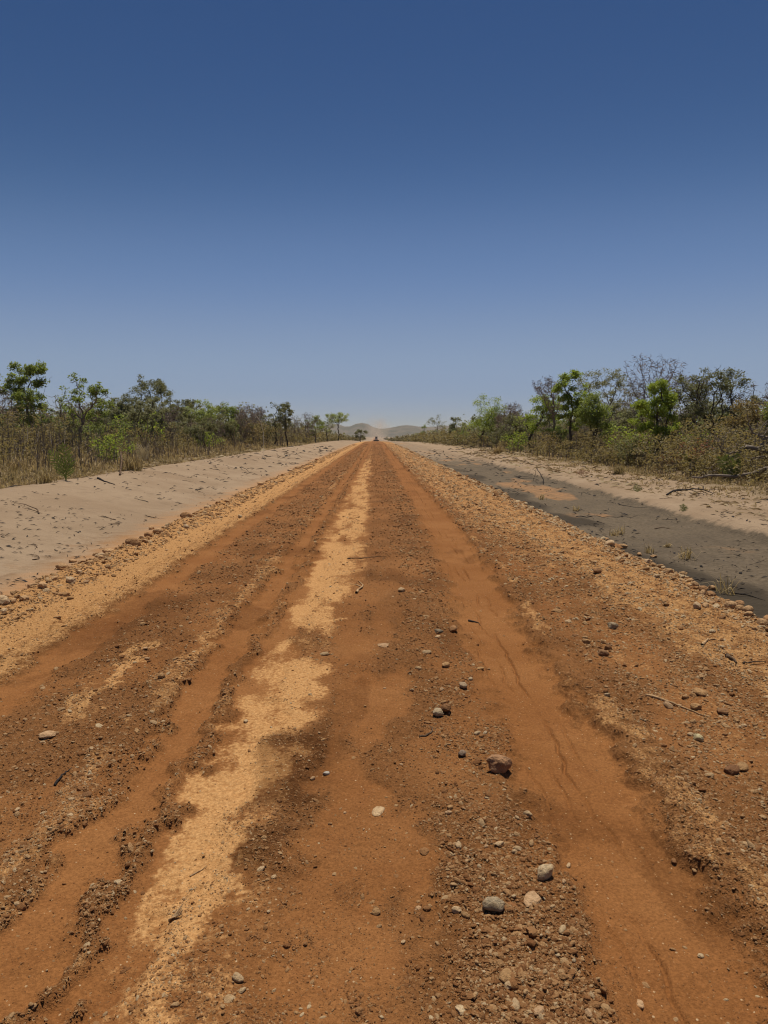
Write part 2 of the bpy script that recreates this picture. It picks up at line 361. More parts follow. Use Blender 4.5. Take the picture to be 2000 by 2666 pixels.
def spread(a, b, s, g):
    r = [a]
    while r[-1] < b: r.append(r[-1] + s); s *= g
    return np.array(r)
xr = np.concatenate([np.arange(3.3, 9, .07), np.arange(9, 14, .15), spread(14, 6000, .3, 1.14)])
xl = np.concatenate([np.arange(3.3, 9.6, .07), np.arange(9.6, 14, .15), spread(14, 6000, .3, 1.14)])
gx = np.concatenate([-xl[::-1], np.arange(-2.4, 2.9, .8), xr])
gy = np.concatenate([-spread(6, 400, 1, 1.4)[::-1], np.arange(-5, 2.9, .3), rows(3, .055, 9, 1500., 400.), spread(410, 8000, 12, 1.12)])
v, f = grid(gx, gy, ground_z)
x, y = v[:, 0], v[:, 1]
wobx = .35 * perlin(y * .11, y * 0 + 3.3, 5)
grey = band(x + wobx, 3.5, 7.35, .25) * (.95 - .5 * ss(25, 70, y)) + .45 * band(x, -4.9, -3.9, .3) * ss(.1, .5, fbm(x * .8, y * .35, 3, 91))
orange = (1 - ss(3.6, 5.6, -x)) * (x < 0) * .75 + .55 * band(x, 4.6, 7.2, .5) * ss(.15, .5, fbm(x * .45, y * .22, 3, 92)) * ss(10, 14, y)
veg = ss(8.6, 10.0, -x + .5 * fbm(x * .4, y * .4, 3, 93)) * .85 + ss(9.4, 12, x + .9 * fbm(x * .4, y * .35, 3, 94)) * .9
veg = veg * (1 - ss(300, 700, y) * .3)
damp = band(x + .5 * fbm(x * .7, y * .35, 3, 95), 3.3, 4.75, .22) * ss(-.25, .12, fbm(x * .25, y * .16, 2, 96)) * (1 - ss(25, 60, y))
tag(link('ground', mesh_np('ground', v, f, True, dict(grey=grey, orange=orange, veg=veg, damp=damp)), M['ground']),
    'pale sand banks and grey graded ditch running beside the road', 'ground', kind='structure')

# ------------------------------------------------------------------ far hills
t = NT('hill_scrub'); co = t.n('ShaderNodeNewGeometry').outputs['Position']
n1 = t.noise(.012, 6, .65, co)
t.bsdf(t.mix(t.rng(n1, .35, .65), (.075, .07, .04), (.16, .125, .085)), .95, None, .05); M['hill'] = t.m
def hill_range(name, Y, pts, depth, seed, label):
    pxs = np.array([p[0] for p in pts], float); pys = np.array([p[1] for p in pts], float)
    P3 = [at_depth(a, b, Y) for a, b in zip(pxs, pys)]
    px3 = np.array([p.x for p in P3]); pz3 = np.array([p.z for p in P3])
    hx = np.linspace(px3.min(), px3.max(), 260); hy = np.linspace(-depth, depth, 40)
    def zf(X, D):
        t_ = np.clip(D / depth, -1, 1); crest = np.interp(X, px3, pz3) + 9 * fbm(X / 160, X * 0, 4, seed)
        prof = np.cos(t_ * math.pi / 2) ** 1.3
        base = -14.0
        return base + (crest - base) * prof + prof * (1 - prof) * 22 * fbm(X / 150, D / 190, 4, seed + 3)
    v, f = grid(hx, hy, zf); v[:, 1] += Y
    tag(link(name, mesh_np(name, v, f), M['hill']), label, 'hills', kind='structure')
hill_range('hills', 3600, [(-900, 1128), (-300, 1124), (300, 1122), (640, 1120), (760, 1114), (820, 1112), (865, 1104), (885, 1107), (905, 1112), (925, 1104), (940, 1101), (955, 1103), (972, 1112), (990, 1116), (1010, 1114), (1040, 1108), (1065, 1107), (1090, 1110), (1110, 1107), (1150, 1110), (1250, 1116), (1500, 1120), (2000, 1124), (2900, 1128)], 420, 301, 'low grey hills beyond the end of the road')

# ------------------------------------------------------------------ rocks: shared meshes
def ico(sub):
    import bmesh
    bm = bmesh.new(); bmesh.ops.create_icosphere(bm, subdivisions=sub, radius=1.0)
    v = np.array([q.co[:] for q in bm.verts]); f = np.array([[w.index for w in q.verts] for q in bm.faces]); bm.free(); return v, f
ICO = {k: ico(k) for k in (1, 2, 3, 4)}
def rock_mesh(name, sub, seed, cuts=7, rough=.07, flat=.75, smooth=False):
    r = np.random.default_rng(seed); v, f = ICO[sub]; v = v.copy()
    v *= np.array([1, r.uniform(.65, 1.0), r.uniform(flat * .8, flat * 1.1)])
    for _ in range(cuts):
        n = r.normal(size=3); n /= np.linalg.norm(n); d = r.uniform(.52, .8)
        n2 = n * np.array([1, 1, 1]); s = v @ n2; ov = np.clip(s - d, 0, None); v -= ov[:, None] * n2 * .92
    a = fbm(v[:, 0] * 1.7 + v[:, 2] * 1.3 + seed, v[:, 1] * 1.7 - v[:, 2] * .9, 3, seed)
    v *= (1 + rough * 2 * a)[:, None]
    v /= np.abs(v).max(0)[None, :].max()
    return mesh_np(name, v, f, smooth)
ROCKS = [rock_mesh('rock', 3, 400 + i, 8, .06, .7, i % 2 == 0) for i in range(9)]
for me in ROCKS: me.materials.append(M['rock'])
def rock(x, y, size, flat=.6, col=(.40, .24, .13), label='', group=None, rz=None, sink=.3, mesh=None, yl=None):
    o = bpy.data.objects.new('rock', mesh or ROCKS[rng.integers(len(ROCKS))]); C.objects.link(o)
    rz = rng.uniform(0, 6.28) if rz is None else rz
    sx = size / 2; sz = sx * flat
    o.scale = (sx, (yl or rng.uniform(.7, 1)) * sx, sz); o.rotation_euler = (rng.normal() * .12, rng.normal() * .12, rz)
    o.location = (x, y, zat(x, y) + sz * (.7 - sink * 1.4)); k = rng.uniform(.85, 1.12)
    o.color = (*[min(1, c * k) for c in col], 1)
    return tag(o, label, 'rock', group)
TAN, PALE, GREY, BROWN, PINK, CREAM, REDB = (.45, .265, .12), (.60, .42, .24), (.47, .365, .235), (.27, .135, .058), (.56, .36, .20), (.64, .48, .29), (.29, .13, .05)
hero = [  # px, py, width px, flatness, colour, sink, label
    (1300, 2006, 66, .95, (.36, .20, .105), .12, 'large brown dust-topped block of rock beside the pebble strip'),
    (1418, 2285, 50, 1.0, CREAM, .1, 'rounded cream stone with a dark hollow on its flank'),
    (1387, 2345, 62, .35, PINK, .42, 'flat pinkish slab half buried next to the rounded cream stone'),
    (1285, 2368, 52, .9, GREY, .15, 'angular grey stone with a sharp dark shadow edge'),
    (1190, 2376, 26, .9, PALE, .2, 'small whitish pebble beside the angular grey stone'),
    (1212, 2385, 26, .7, TAN, .3, 'tan pebble touching the small whitish pebble'),
    (1330, 2355, 46, .3, REDB, .5, 'low reddish stone sunk between the grey stone and the pink slab'),
    (1203, 1966, 28, .8, (.30, .22, .16), .15, 'dusty grey pebble near the end of the wavy root'),
    (985, 2112, 48, .3, PALE, .5, 'flat pale stone sunk into the smooth red crown of the road'),
    (123, 1918, 40, .55, PINK, .2, 'pinkish angular stone on the dark gravel beyond the pale streak'),
    (1818, 1926, 28, .8, (.72, .62, .36), .2, 'bright yellowish-white stone in the coarse brown gravel'),
    (1000, 1680, 40, .25, PINK, .5, 'thin pale slab sunk in the red soil between the ruts'),
    (1375, 2124, 24, .9, PALE, .2, 'rounded pale pebble on dark clods near the wheel track'),
    (1140, 1862, 34, .9, GREY, .1, 'oblong grey lump lying against a brown lump'),
    (1160, 1852, 34, .9, BROWN, .1, 'brown lump lying against an oblong grey lump'),
    (1142, 1647, 26, .6, (.31, .245, .165), .2, 'dark grey stone next to an orange-brown stone'),
    (1180, 1641, 30, .7, (.38, .20, .09), .2, 'orange-brown stone next to a dark grey stone'),
    (1045, 1540, 24, .8, PALE, .2, 'pale lump beside the red crown of the road'),
    (1595, 1636, 28, .9, GREY, .1, 'rounded grey stone at the foot of the rippled shoulder'),
    (1570, 1705, 32, .7, (.36, .20, .10), .15, 'leaning orange-brown stone on coarse gravel'),
    (1583, 1692, 22, 1.0, BROWN, .1, 'dark upright stone behind the leaning orange-brown stone'),
    (1905, 2012, 42, .6, (.27, .13, .06), .15, 'flat rusty brown slab lying beside a long tan stone'),
    (1932, 2003, 44, .5, TAN, .2, 'long tan stone lying behind a flat rusty slab'),
    (1740, 1842, 28, .8, PINK, .2, 'pale stone resting against the long straight stick'),
    (1826, 1808, 36, .6, TAN, .2, 'tan wedge of stone above the long straight stick'),
    (1812, 1846, 34, .8, TAN, .2, 'lumpy tan stone below the tan wedge of stone'),
    (1884, 1856, 32, .6, (.32, .17, .08), .15, 'flat orange-brown stone on the rippled shoulder'),
    (1556, 1492, 36, .6, BROWN, .12, 'dark brown flat stone on the pale rippled shoulder'),
    (1890, 1850, 16, .7, TAN, .2, 'small chip beside the flat orange-brown stone'),
    (1480, 1620, 22, .6, PALE, .25, 'pale chip at the outer edge of the wheel track'),
    (1110, 1700, 28, .5, PALE, .35, 'pale grey chip on the dark strip between the ruts'),
    (1160, 1735, 28, .7, TAN, .2, 'tan stone with an orange stain on the dark strip'),
    (1205, 1790, 34, .8, (.42, .31, .20), .15, 'pale clod casting a hard shadow on the pebble strip'),
    (1250, 1740, 34, .3, (.45, .27, .12), .5, 'yellowish flat stone pressed into the wheel track edge'),
    (845, 1705, 26, .5, (.42, .29, .16), .2, 'yellowish chip at the edge of the pale sandy strip'),
    (640, 1880, 14, .8, CREAM, .2, 'cream pebble on dark soil beside the sandy strip'),
    (850, 2015, 22, .6, (.62, .58, .50), .3, 'glossy white chip beside the pale sandy patch'),
    (680, 2265, 22, .6, PALE, .3, 'pale chip on the yellowish gravel of the road crown'),
    (1480, 2255, 18, .6, PALE, .3, 'small pale chip close to the rounded cream stone'),
    (1825, 2490, 16, .6, CREAM, .3, 'pale chip stuck in the wall of the deep wheel track'),
    (1755, 2245, 18, .7, BROWN, .2, 'round brown pebble at the step of the wheel track'),
    (1665, 2615, 34, .5, PINK, .45, 'pale pinkish stone half sunk in the loose clods'),
    (1325, 2565, 34, .6, PALE, .3, 'pale angular stone lying in front of the grey stones'),
    (1340, 2620, 36, .5, PALE, .35, 'broad pale stone sunk in brown clods'),
    (1200, 2635, 30, .7, CREAM, .25, 'cream knobbly stone with a small pebble at its side'),
    (620, 2548, 30, .6, PALE, .3, 'pale grey stone at the edge of the wide sandy patch'),
]
for px, py, wpx, fl, col, sk, lab in hero:
    p = on_ground(px, py); sz = wpx / FPX * (p - CAM).length
    rock(p.x, p.y, sz, fl, col, lab, None, None, sk, ROCKS[rng.integers(len(ROCKS))])
# edge stones in two rows, each its own rock
def look(size, fl, col, small, big):
    sz = 'small ' if size < small else 'big ' if size > big else ''
    return sz + ('flat ' if fl < .72 else 'rounded ') + {0: 'ochre', 1: 'cream', 2: 'rust-brown'}[col]
EDGE = ((.56, .35, .18), (.63, .45, .27), (.42, .235, .11))
def edge_rows():
    for k in range(78):
        y = 5.4 + 40 * rng.random() ** 2.3; x = -3.62 + rng.normal() * .16 - .1 * (rng.random() < .3)
        s = (rng.uniform(.17, .30) if rng.random() < .3 else rng.uniform(.07, .16)) * (1 if y < 14 else 1.1); fl = rng.uniform(.55, .95); c = int(rng.choice(3, p=[.5, .35, .15]))
        rock(x, y, s, fl, EDGE[c], look(s, fl, c, .11, .17) + ' stone on the ridge between road and sand bank', 'edge stones below the sand bank', None, .2)
    for k in range(46):
        y = 5.6 + 30 * rng.random() ** 2.8; x = 3.48 + rng.normal() * .11
        s = rng.uniform(.06, .13) if rng.random() < .75 else rng.uniform(.13, .2); fl = rng.uniform(.6, 1); c = int(rng.choice(3, p=[.45, .2, .35]))
        rock(x, y, s, fl, EDGE[c], look(s, fl, c, .09, .13) + ' stone on the road edge above the dark grey ditch', 'edge stones above the ditch', None, .2)
edge_rows()
for px, py, w in ((160, 1482, 34), (190, 1464, 22), (207, 1493, 18), (222, 1494, 12), (262, 1454, 22), (250, 1446, 17), (395, 1378, 22), (412, 1388, 30), (384, 1397, 27), (378, 1412, 20), (485, 1374, 19), (184, 1514, 30), (64, 1562, 28), (34, 1568, 22), (10, 1592, 18)):
    p = on_ground(px, py); s_ = w / FPX * (p - CAM).length; fl = rng.uniform(.6, .95); c = int(rng.choice(3, p=[.55, .4, .05]))
    rock(p.x, p.y, s_, fl, EDGE[c], look(s_, fl, c, .09, .15) + ' rock heaped on the berm below the sand bank', 'rocks heaped below the sand bank', None, .25)
for px, py, w in ((1578, 1407, 16), (1597, 1420, 20), (1622, 1427, 28), (1665, 1446, 18), (1702, 1452, 22), (1685, 1464, 20), (1722, 1477, 18), (1740, 1492, 25), (1778, 1500, 25), (1808, 1527, 25), (1830, 1548, 27), (1855, 1535, 20), (1902, 1582, 32), (1925, 1587, 22), (1948, 1603, 32), (1838, 1580, 22), (1814, 1582, 27), (1985, 1625, 26)):
    p = on_ground(px, py); s_ = w / FPX * (p - CAM).length; fl = rng.uniform(.65, 1); c = int(rng.choice(3, p=[.6, .25, .15]))
    rock(p.x, p.y, s_, fl, EDGE[c], look(s_, fl, c, .085, .12) + ' rock on the berm right above the damp ditch sand', 'rocks above the damp sand', None, .25)
def strew(n, x0, x1, y0, y1, s0, s1, cols, label, group, pw=1.4):
    for k in range(n):
        y = y0 + (y1 - y0) * rng.random() ** pw; x = rng.uniform(x0, x1)
        s = s0 + (s1 - s0) * rng.random() ** 2; fl = rng.uniform(.5, .9); c = cols[rng.integers(len(cols))]
        rock(x, y, s, fl, c, CN[c] + (' flat ' if fl < .7 else ' rounded ') + label, group, None, rng.uniform(.2, .4))
CN = {TAN: 'tan', PALE: 'whitish', GREY: 'grey', PINK: 'pinkish', BROWN: 'brown'}
strew(26, .26, .68, 1.7, 6, .022, .055, (TAN, PALE, GREY, PINK), 'stone in the pebbly strip beside the wide wheel track', 'stones of the pebbly strip')
strew(22, -.5, .25, 1.7, 6, .018, .04, (PALE, PINK, TAN), 'chip pressed into the smooth middle of the road', 'stones in the road crown')
strew(36, 1.5, 3.3, 3.2, 11, .035, .09, (TAN, PALE, PINK, BROWN), 'stone among coarse gravel of the rippled shoulder', 'stones of the rippled shoulder')
strew(24, -2.1, -1.25, 2.8, 10, .03, .075, (TAN, PINK, BROWN, PALE), 'stone on dark gravel between the red tracks', 'stones between the red tracks')
strew(14, -3.4, -2.6, 5, 14, .05, .11, (TAN, PINK), 'stone on the smooth pale shoulder', 'stones of the pale shoulder')

# ------------------------------------------------------------------ gravel: points with instanced pebbles (uncountable)
def pebble_collection():
    col = bpy.data.collections.new('pebble_shapes')
    for i in range(8):
        me = rock_mesh('pebble', 2, 700 + i, 6, .10, .75, i % 3 == 0); me.materials.append(M['pebble'])
        o = bpy.data.objects.new('pebble_shape', me); col.objects.link(o)
    return col
PCOL = pebble_collection()
def gn_scatter(name, pts, scl, rot, idx, tint, label, cat):
    me = bpy.data.meshes.new(name); me.vertices.add(len(pts)); me.vertices.foreach_set('co', pts.astype(np.float32).ravel())
    for an, typ, dat, key in (('scl', 'FLOAT_VECTOR', scl, 'vector'), ('rot', 'FLOAT_VECTOR', rot, 'vector'), ('tint', 'FLOAT', tint, 'value'), ('idx', 'INT', idx, 'value')):
        a = me.attributes.new(an, typ, 'POINT'); a.data.foreach_set(key, np.asarray(dat, np.int32 if typ == 'INT' else np.float32).ravel())
    o = link(name, me)
    ng = bpy.data.node_groups.new(name + '_nodes', 'GeometryNodeTree')
    ng.interface.new_socket('Geometry', in_out='INPUT', socket_type='NodeSocketGeometry'); ng.interface.new_socket('Geometry', in_out='OUTPUT', socket_type='NodeSocketGeometry')
    N, L = ng.nodes, ng.links
    gi, go = N.new('NodeGroupInput'), N.new('NodeGroupOutput')
    iop = N.new('GeometryNodeInstanceOnPoints'); ci = N.new('GeometryNodeCollectionInfo')
    ci.inputs['Collection'].default_value = PCOL; ci.inputs['Separate Children'].default_value = True; ci.inputs['Reset Children'].default_value = True
    iop.inputs['Pick Instance'].default_value = True
    def na(nm, typ):
        q = N.new('GeometryNodeInputNamedAttribute'); q.data_type = typ; q.inputs['Name'].default_value = nm; return q.outputs[0]
    e2r = N.new('FunctionNodeEulerToRotation')
    L.new(na('rot', 'FLOAT_VECTOR'), e2r.inputs[0]); L.new(e2r.outputs[0], iop.inputs['Rotation'])
    L.new(na('scl', 'FLOAT_VECTOR'), iop.inputs['Scale']); L.new(na('idx', 'INT'), iop.inputs['Instance Index'])
    mp = N.new('GeometryNodeMeshToPoints'); L.new(gi.outputs[0], mp.inputs[0])
    L.new(mp.outputs[0], iop.inputs['Points']); L.new(ci.outputs[0], iop.inputs['Instance']); L.new(iop.outputs[0], go.inputs[0])
    md = o.modifiers.new('scatter', 'NODES'); md.node_group = ng
    return tag(o, label, cat, kind='stuff')
def scatter_gravel(N, seed):
    r = np.random.default_rng(seed)
    u = r.random(N); y = 1.0 / (1 / 1.45 + u * (1 / 120. - 1 / 1.45))          # more small grains close by, larger ones farther off
    lim = np.minimum(3.9, .60 * y + .4); x = r.uniform(-1, 1, N) * lim
    m = road_masks(x, y)
    dens = np.clip(.16 + .55 * m['gravel'] + .45 * m['strip'], 0, 1) * (1 - .32 * m['rut'] * (1 - .7 * m['centre']))
    clump = ss(-.5, .5, fbm(x * 3.5, y * 2.4, 4, 81)); dens = dens * (.3 + .9 * clump)
    dens = np.where((x < -3.1) | (x > 3.0), .75, dens) * (1 - .5 * band(x, -3.1, -2.45, .1))
    k = (r.random(N) < dens) & (x > -3.85) & (x < 3.62)
    x, y, dn = x[k], y[k], m['strip'][k]; pale = m['pale'][k]; rut = m['rut'][k]; n = len(x)
    edge = (x < -3.1) | (x > 3.1)
    s = np.exp(r.normal(math.log(.0023), .60, n)) * (1 + .35 * dn) * np.maximum(1, (y / 3.2) ** .80)
    s = np.minimum(s, .03 + .02 * r.random(n)) * (1 - .5 * rut) * np.where(edge, 1.4 + 1.1 * (r.random(n) < .3), 1) * np.where(x > 1.4, 1.25, 1)
    tint = np.clip(.06 + r.beta(1.7, 2.2, n) * .85 + .42 * pale * r.random(n) ** .4 + .14 * dn * r.random(n) + .10 * (np.abs(x) > 2.4) + .14 * (x > 1.4), 0, 1)
    lsh = ss(2.45, 2.6, -x); tint = tint * (1 - lsh) + lsh * np.clip(.76 + .1 * r.normal(size=n), .4, .95)
    tint = np.where(r.random(n) < .035 + .10 * dn, r.uniform(.72, 1, n), tint)
    scl = np.stack([s, s * r.uniform(.6, 1, n), s * r.uniform(.4, .75, n)], 1)
    z = np.maximum(road_z(x, y), ground_z(x, y)) + scl[:, 2] * r.uniform(-.45, .3, n)
    # half-buried pale chips everywhere on the running surface
    n2 = 7500; y2 = 1 / (1 / 1.45 + r.random(n2) * (1 / 16. - 1 / 1.45)); x2 = r.uniform(-1, 1, n2) * np.minimum(3.3, .6 * y2 + .4); m2 = road_masks(x2, y2)
    k2 = r.random(n2) < (.25 + .75 * np.maximum(m2['strip'], .5 * m2['gravel'])) * (1 - .6 * m2['rut'] * (1 - m2['centre'])); x2, y2 = x2[k2], y2[k2]; n2 = len(x2)
    q2 = np.exp(r.normal(math.log(.0062), .42, n2)) * np.maximum(1, (y2 / 4) ** .5) * np.where(np.abs(x2) > 1.4, 1.55, 1); sc2 = np.stack([q2, q2 * r.uniform(.55, 1, n2), q2 * r.uniform(.3, .7, n2)], 1)
    x, y = np.concatenate([x, x2]), np.concatenate([y, y2]); z = np.concatenate([z, np.maximum(road_z(x2, y2), ground_z(x2, y2)) + sc2[:, 2] * r.uniform(-.35, .25, n2)])
    scl = np.concatenate([scl, sc2]); tint = np.concatenate([tint, np.clip(r.normal(.82, .13, n2), .45, 1)]); n = len(x)
    rot = np.stack([r.normal(size=n) * .35, r.normal(size=n) * .35, r.uniform(0, 6.28, n)], 1)
    gn_scatter('gravel', np.stack([x, y, z], 1), scl, rot, r.integers(0, 8, n), tint, 'loose gravel and clods strewn over the red dirt road', 'gravel')
scatter_gravel(900000, 901)

# ------------------------------------------------------------------ branching structures
def ring_mesh(name, P, par, R, mat, keep=None, sides=5):
    """tubes along a node tree: nodes P with parents par and radii R; each chain shares its rings"""
    P = np.asarray(P, float); par = np.asarray(par); R = np.asarray(R, float); n = len(P)
    d = np.zeros_like(P); hp = par >= 0
    d[hp] = P[hp] - P[par[hp]]
    best = np.full(n, -1); br = np.zeros(n)
    for i in range(n - 1, 0, -1):
        p = par[i]
        if R[i] > br[p]: br[p] = R[i]; best[p] = i
    for i in range(n):
        if par[i] < 0 and best[i] >= 0: d[i] = P[best[i]] - P[i]
    d /= np.maximum(np.linalg.norm(d, axis=1, keepdims=True), 1e-9)
    ref = np.array([.36, .91, .2])
    def rings(c, dr, r):
        u = np.cross(dr, ref); u /= np.maximum(np.linalg.norm(u, axis=1, keepdims=True), 1e-6); w = np.cross(dr, u)
        a = np.arange(sides) * 2 * math.pi / sides
        return (c[:, None, :] + r[:, None, None] * (np.cos(a)[None, :, None] * u[:, None, :] + np.sin(a)[None, :, None] * w[:, None, :])).reshape(-1, 3)
    ch = np.where(hp)[0]
    if keep is not None: ch = ch[keep[ch]]
    main = best[par[ch]] == ch
    side = ch[~main]
    V = rings(P, d, R)
    V2 = rings(P[par[side]], d[side], R[side] * 1.1) if len(side) else np.zeros((0, 3))
    start = np.empty(len(ch), int); start[main] = par[ch[main]]; start[~main] = n + np.arange(len(side))
    a = start[:, None] * sides + np.arange(sides)[None]; b = ch[:, None] * sides + np.arange(sides)[None]
    f = np.stack([a, np.roll(a, -1, 1), np.roll(b, -1, 1), b], -1).reshape(-1, 4)
    V = np.concatenate([V, V2]); used = np.unique(f); mp = np.full(len(V), -1); mp[used] = np.arange(len(used))
    me = mesh_np(name, V[used], mp[f]); me.materials.append(mat); return me

def leaves_arr(C0, size, r, droop=.3, aspect=.5, fold=.25):
    n = len(C0); d = r.normal(size=(n, 3)); d[:, 2] = d[:, 2] * .55 - droop; d /= np.linalg.norm(d, axis=1, keepdims=True)
    q = r.normal(size=(n, 3)) * .55 + np.array([0, 0, 1.0]); s = np.cross(d, q); s /= np.maximum(np.linalg.norm(s, axis=1, keepdims=True), 1e-6); nn = np.cross(d, s)
    L = size * r.uniform(.65, 1.25, n)[:, None]
    base = C0 - d * L * .5; tip = C0 + d * L * .5; mid = C0 + nn * L * fold * .3
    v = np.stack([base, mid + s * L * aspect * .5, tip, mid - s * L * aspect * .5], 1).reshape(-1, 3)
    i = np.arange(n)[:, None] * 4
    f = np.concatenate([i + np.array([[0, 1, 2]]), i + np.array([[0, 2, 3]])]); return v, f

def colonize(attr, trunk, D, dk, r, jitter=.25, up=.0, itmax=140):
    P = [np.array(q, float) for q in trunk]; par = [-1] + list(range(len(P) - 1))
    PA = np.array(P); d2 = ((attr[:, None] - PA[None]) ** 2).sum(-1); near = d2.argmin(1); dist = np.sqrt(d2.min(1))
    alive = np.ones(len(attr), bool); cnt = {}
    for _ in range(itmax):
        ai = np.where(alive)[0]
        if not len(ai): break
        ids, inv = np.unique(near[ai], return_inverse=True)
        PA = np.array(P)
        dirs = attr[ai] - PA[near[ai]]; dirs /= np.maximum(np.linalg.norm(dirs, axis=1, keepdims=True), 1e-6)
        acc = np.zeros((len(ids), 3)); np.add.at(acc, inv, dirs)
        pm = r.permutation(len(ai)); pick = np.zeros(len(ids), int); pick[inv[pm]] = pm                 # a stalled node heads for one point only
        again = np.array([cnt.get(int(q), 0) > 0 for q in ids]); acc[again] = dirs[pick[again]]
        acc /= np.maximum(np.linalg.norm(acc, axis=1, keepdims=True), 1e-6)
        acc += r.normal(size=acc.shape) * jitter; acc[:, 2] += up; acc /= np.maximum(np.linalg.norm(acc, axis=1, keepdims=True), 1e-6)
        new = PA[ids] + acc * D
        ok = np.array([cnt.get(int(q), 0) < 6 for q in ids])
        if not ok.any(): break
        for q in ids[ok]: cnt[int(q)] = cnt.get(int(q), 0) + 1
        new = new[ok]; k0 = len(P); P += list(new); par += [int(q) for q in ids[ok]]
        dd = np.sqrt(((attr[ai][:, None] - new[None]) ** 2).sum(-1)); mi = dd.argmin(1); md = dd.min(1)
        better = md < dist[ai]; near[ai[better]] = k0 + mi[better]; dist[ai[better]] = md[better]
        alive[ai] = dist[ai] > dk
        if len(P) > 4500: break
    return np.array(P), np.array(par)
def pipe(P, par, tip, ex=2.3):
    n = len(P); a = np.zeros(n)
    kids = np.bincount(par[par >= 0], minlength=n)
    for i in range(n - 1, -1, -1):
        if kids[i] == 0: a[i] = tip ** ex
        if par[i] >= 0: a[par[i]] += a[i]
    return a ** (1 / ex), kids == 0

def grow_tree(seed, H, rw, cb, lobes=7, natt=260, nleaf=2500, leaf=.14, lw=.55, tr=.10, lean=0.0, D=.2, tip=.007, shape='round', jitter=.28, bark='bark', leafmat='g_mid', clump=.22, stems=1, bare_frac=0.0, droop=.3):
    """returns (trunk mesh, crown mesh or None, twig mesh or None) for a tree H tall, crown radius rw, crown starting at cb*H"""
    r = np.random.default_rng(seed); cb = cb * .72; rw = rw * 1.3; zc = H * (1 + cb) / 2; hz = H * (1 - cb) / 2
    lob = []
    for k in range(lobes):
        a = r.uniform(0, 6.28); q = r.uniform(-.85, .85) if shape != 'umbrella' else r.uniform(.0, .8)
        wq = math.sqrt(max(0, 1 - q * q * .8)) * r.uniform(.42, .80)
        if shape == 'vase': wq *= .55 + .45 * (q + 1) / 2
        lob.append((math.cos(a) * wq * rw + lean * (q + .5), math.sin(a) * wq * rw, zc + q * hz * .8, r.uniform(.36, .56) * rw, r.uniform(.30, .48) * min(hz, rw * 1.3)))
    lob.append((lean, 0, H - .3 * hz, .4 * rw, .3 * hz))
    lob = np.array(lob); w = lob[:, 3] ** 2 * lob[:, 4]; w = w / w.sum()
    def sample(n):
        i = r.choice(len(lob), n, p=w); u = r.normal(size=(n, 3)); u /= np.linalg.norm(u, axis=1, keepdims=True); u *= (r.random(n) ** .45)[:, None]
        return lob[i, :3] + u * lob[i][:, [3, 3, 4]]
    att = sample(natt); att = att[att[:, 2] > .25 * H * cb + .3]
    th = max(.5, H * cb * (.75 if stems == 1 else .3)); nt = max(3, int(th / D))
    bend = r.normal(size=2) * .10 * H * .3
    trunk = [(bend[0] * math.sin(t_ * 2.2) + .05 * r.normal(), bend[1] * math.sin(t_ * 1.7) + .05 * r.normal(), t_ * th) for t_ in np.linspace(0, 1, nt)]
    trunk[0] = (0, 0, -.25)
    P, par = colonize(att, trunk, D, D * 1.6, r, jitter)
    R, tips = pipe(P, par, tip); R *= np.clip(tr / R[0], .6, 3) ** np.clip((R / R[0]) ** .4, 0, 1)
    R[0] *= 1.25
    thick = R > max(.018, tip * 2.2)
    bm = ring_mesh('trunk', P, par, R, M[bark], thick, 6)
    thin = ~thick
    tm = ring_mesh('twigs', P, par, R, M[bark], thin, 3) if thin[1:].any() else None
    cm = None
    if not nleaf:
        cand = np.where(R < .02)[0]; ci = cand[r.integers(0, len(cand), 1200)]; sz = .42 * max(1, H / 7)
        v, f = leaves_arr(P[ci] + r.normal(size=(1200, 3)) * .10, sz, r, -.35, .024); cm = mesh_np('twig_spray', v, f, False); cm.materials.append(M['twig'])
    if nleaf:
        cand = np.where(R < max(.02, tip * 2.6))[0]
        if bare_frac > 0:
            a0 = fbm(P[cand, 0] * .7 + 3, P[cand, 2] * .7 + P[cand, 1] * .4, 2, seed); cand = cand[a0 < np.quantile(a0, 1 - bare_frac)]
        nleaf = int(nleaf * 2.3); ncl = max(36, nleaf // 24); tp = cand[tips[cand]]; tp = tp if len(tp) > 12 else cand
        cc = P[tp[r.integers(0, len(tp), ncl)]] + r.normal(size=(ncl, 3)) * .06; cr = (clump * 1.9) * r.uniform(.6, 1.25, ncl) * max(1, rw / 2.2)
        ci = r.integers(0, ncl, nleaf); u = r.normal(size=(nleaf, 3)); u /= np.linalg.norm(u, axis=1, keepdims=True); u *= (r.random(nleaf) ** .4 * cr[ci])[:, None]; u[:, 2] *= .72
        c0 = cc[ci] + u
        v, f = leaves_arr(c0, leaf, r, droop, lw); cm = mesh_np('crown', v, f, False); cm.materials.append(M[leafmat])
    return bm, cm, tm

def plant(name, meshes, loc, label, cat, group=None, rz=0.0, s=1.0, parts=('trunk', 'crown', 'branches')):
    e = bpy.data.objects.new(name, None); C.objects.link(e); e.location = loc; e.rotation_euler = (0, 0, rz); e.scale = (s, s, s); e.empty_display_size = .3
    for nm, me in zip(parts, meshes):
        if me is not None: o = bpy.data.objects.new(nm, me); C.objects.link(o); o.parent = e
    return tag(e, label, cat, group)

def tree_at(cx, halfw, top, Y, seed, label, name='tree', group=None, base_dx=0, **kw):
    """a tree whose crown is centred at photo column cx, reaching row top, standing Y metres ahead"""
    p = at_depth(cx, 1130, Y); x = p.x; z0 = float(ground_z(np.array(x), np.array(Y)))
    H = at_depth(cx, top, Y).z - z0; rw = halfw / FPX * Y
    kw.setdefault('cb', .35)
    ms = grow_tree(seed, H, rw, **kw)
    return plant(name, ms, (x, Y, z0), label, 'tree', group)

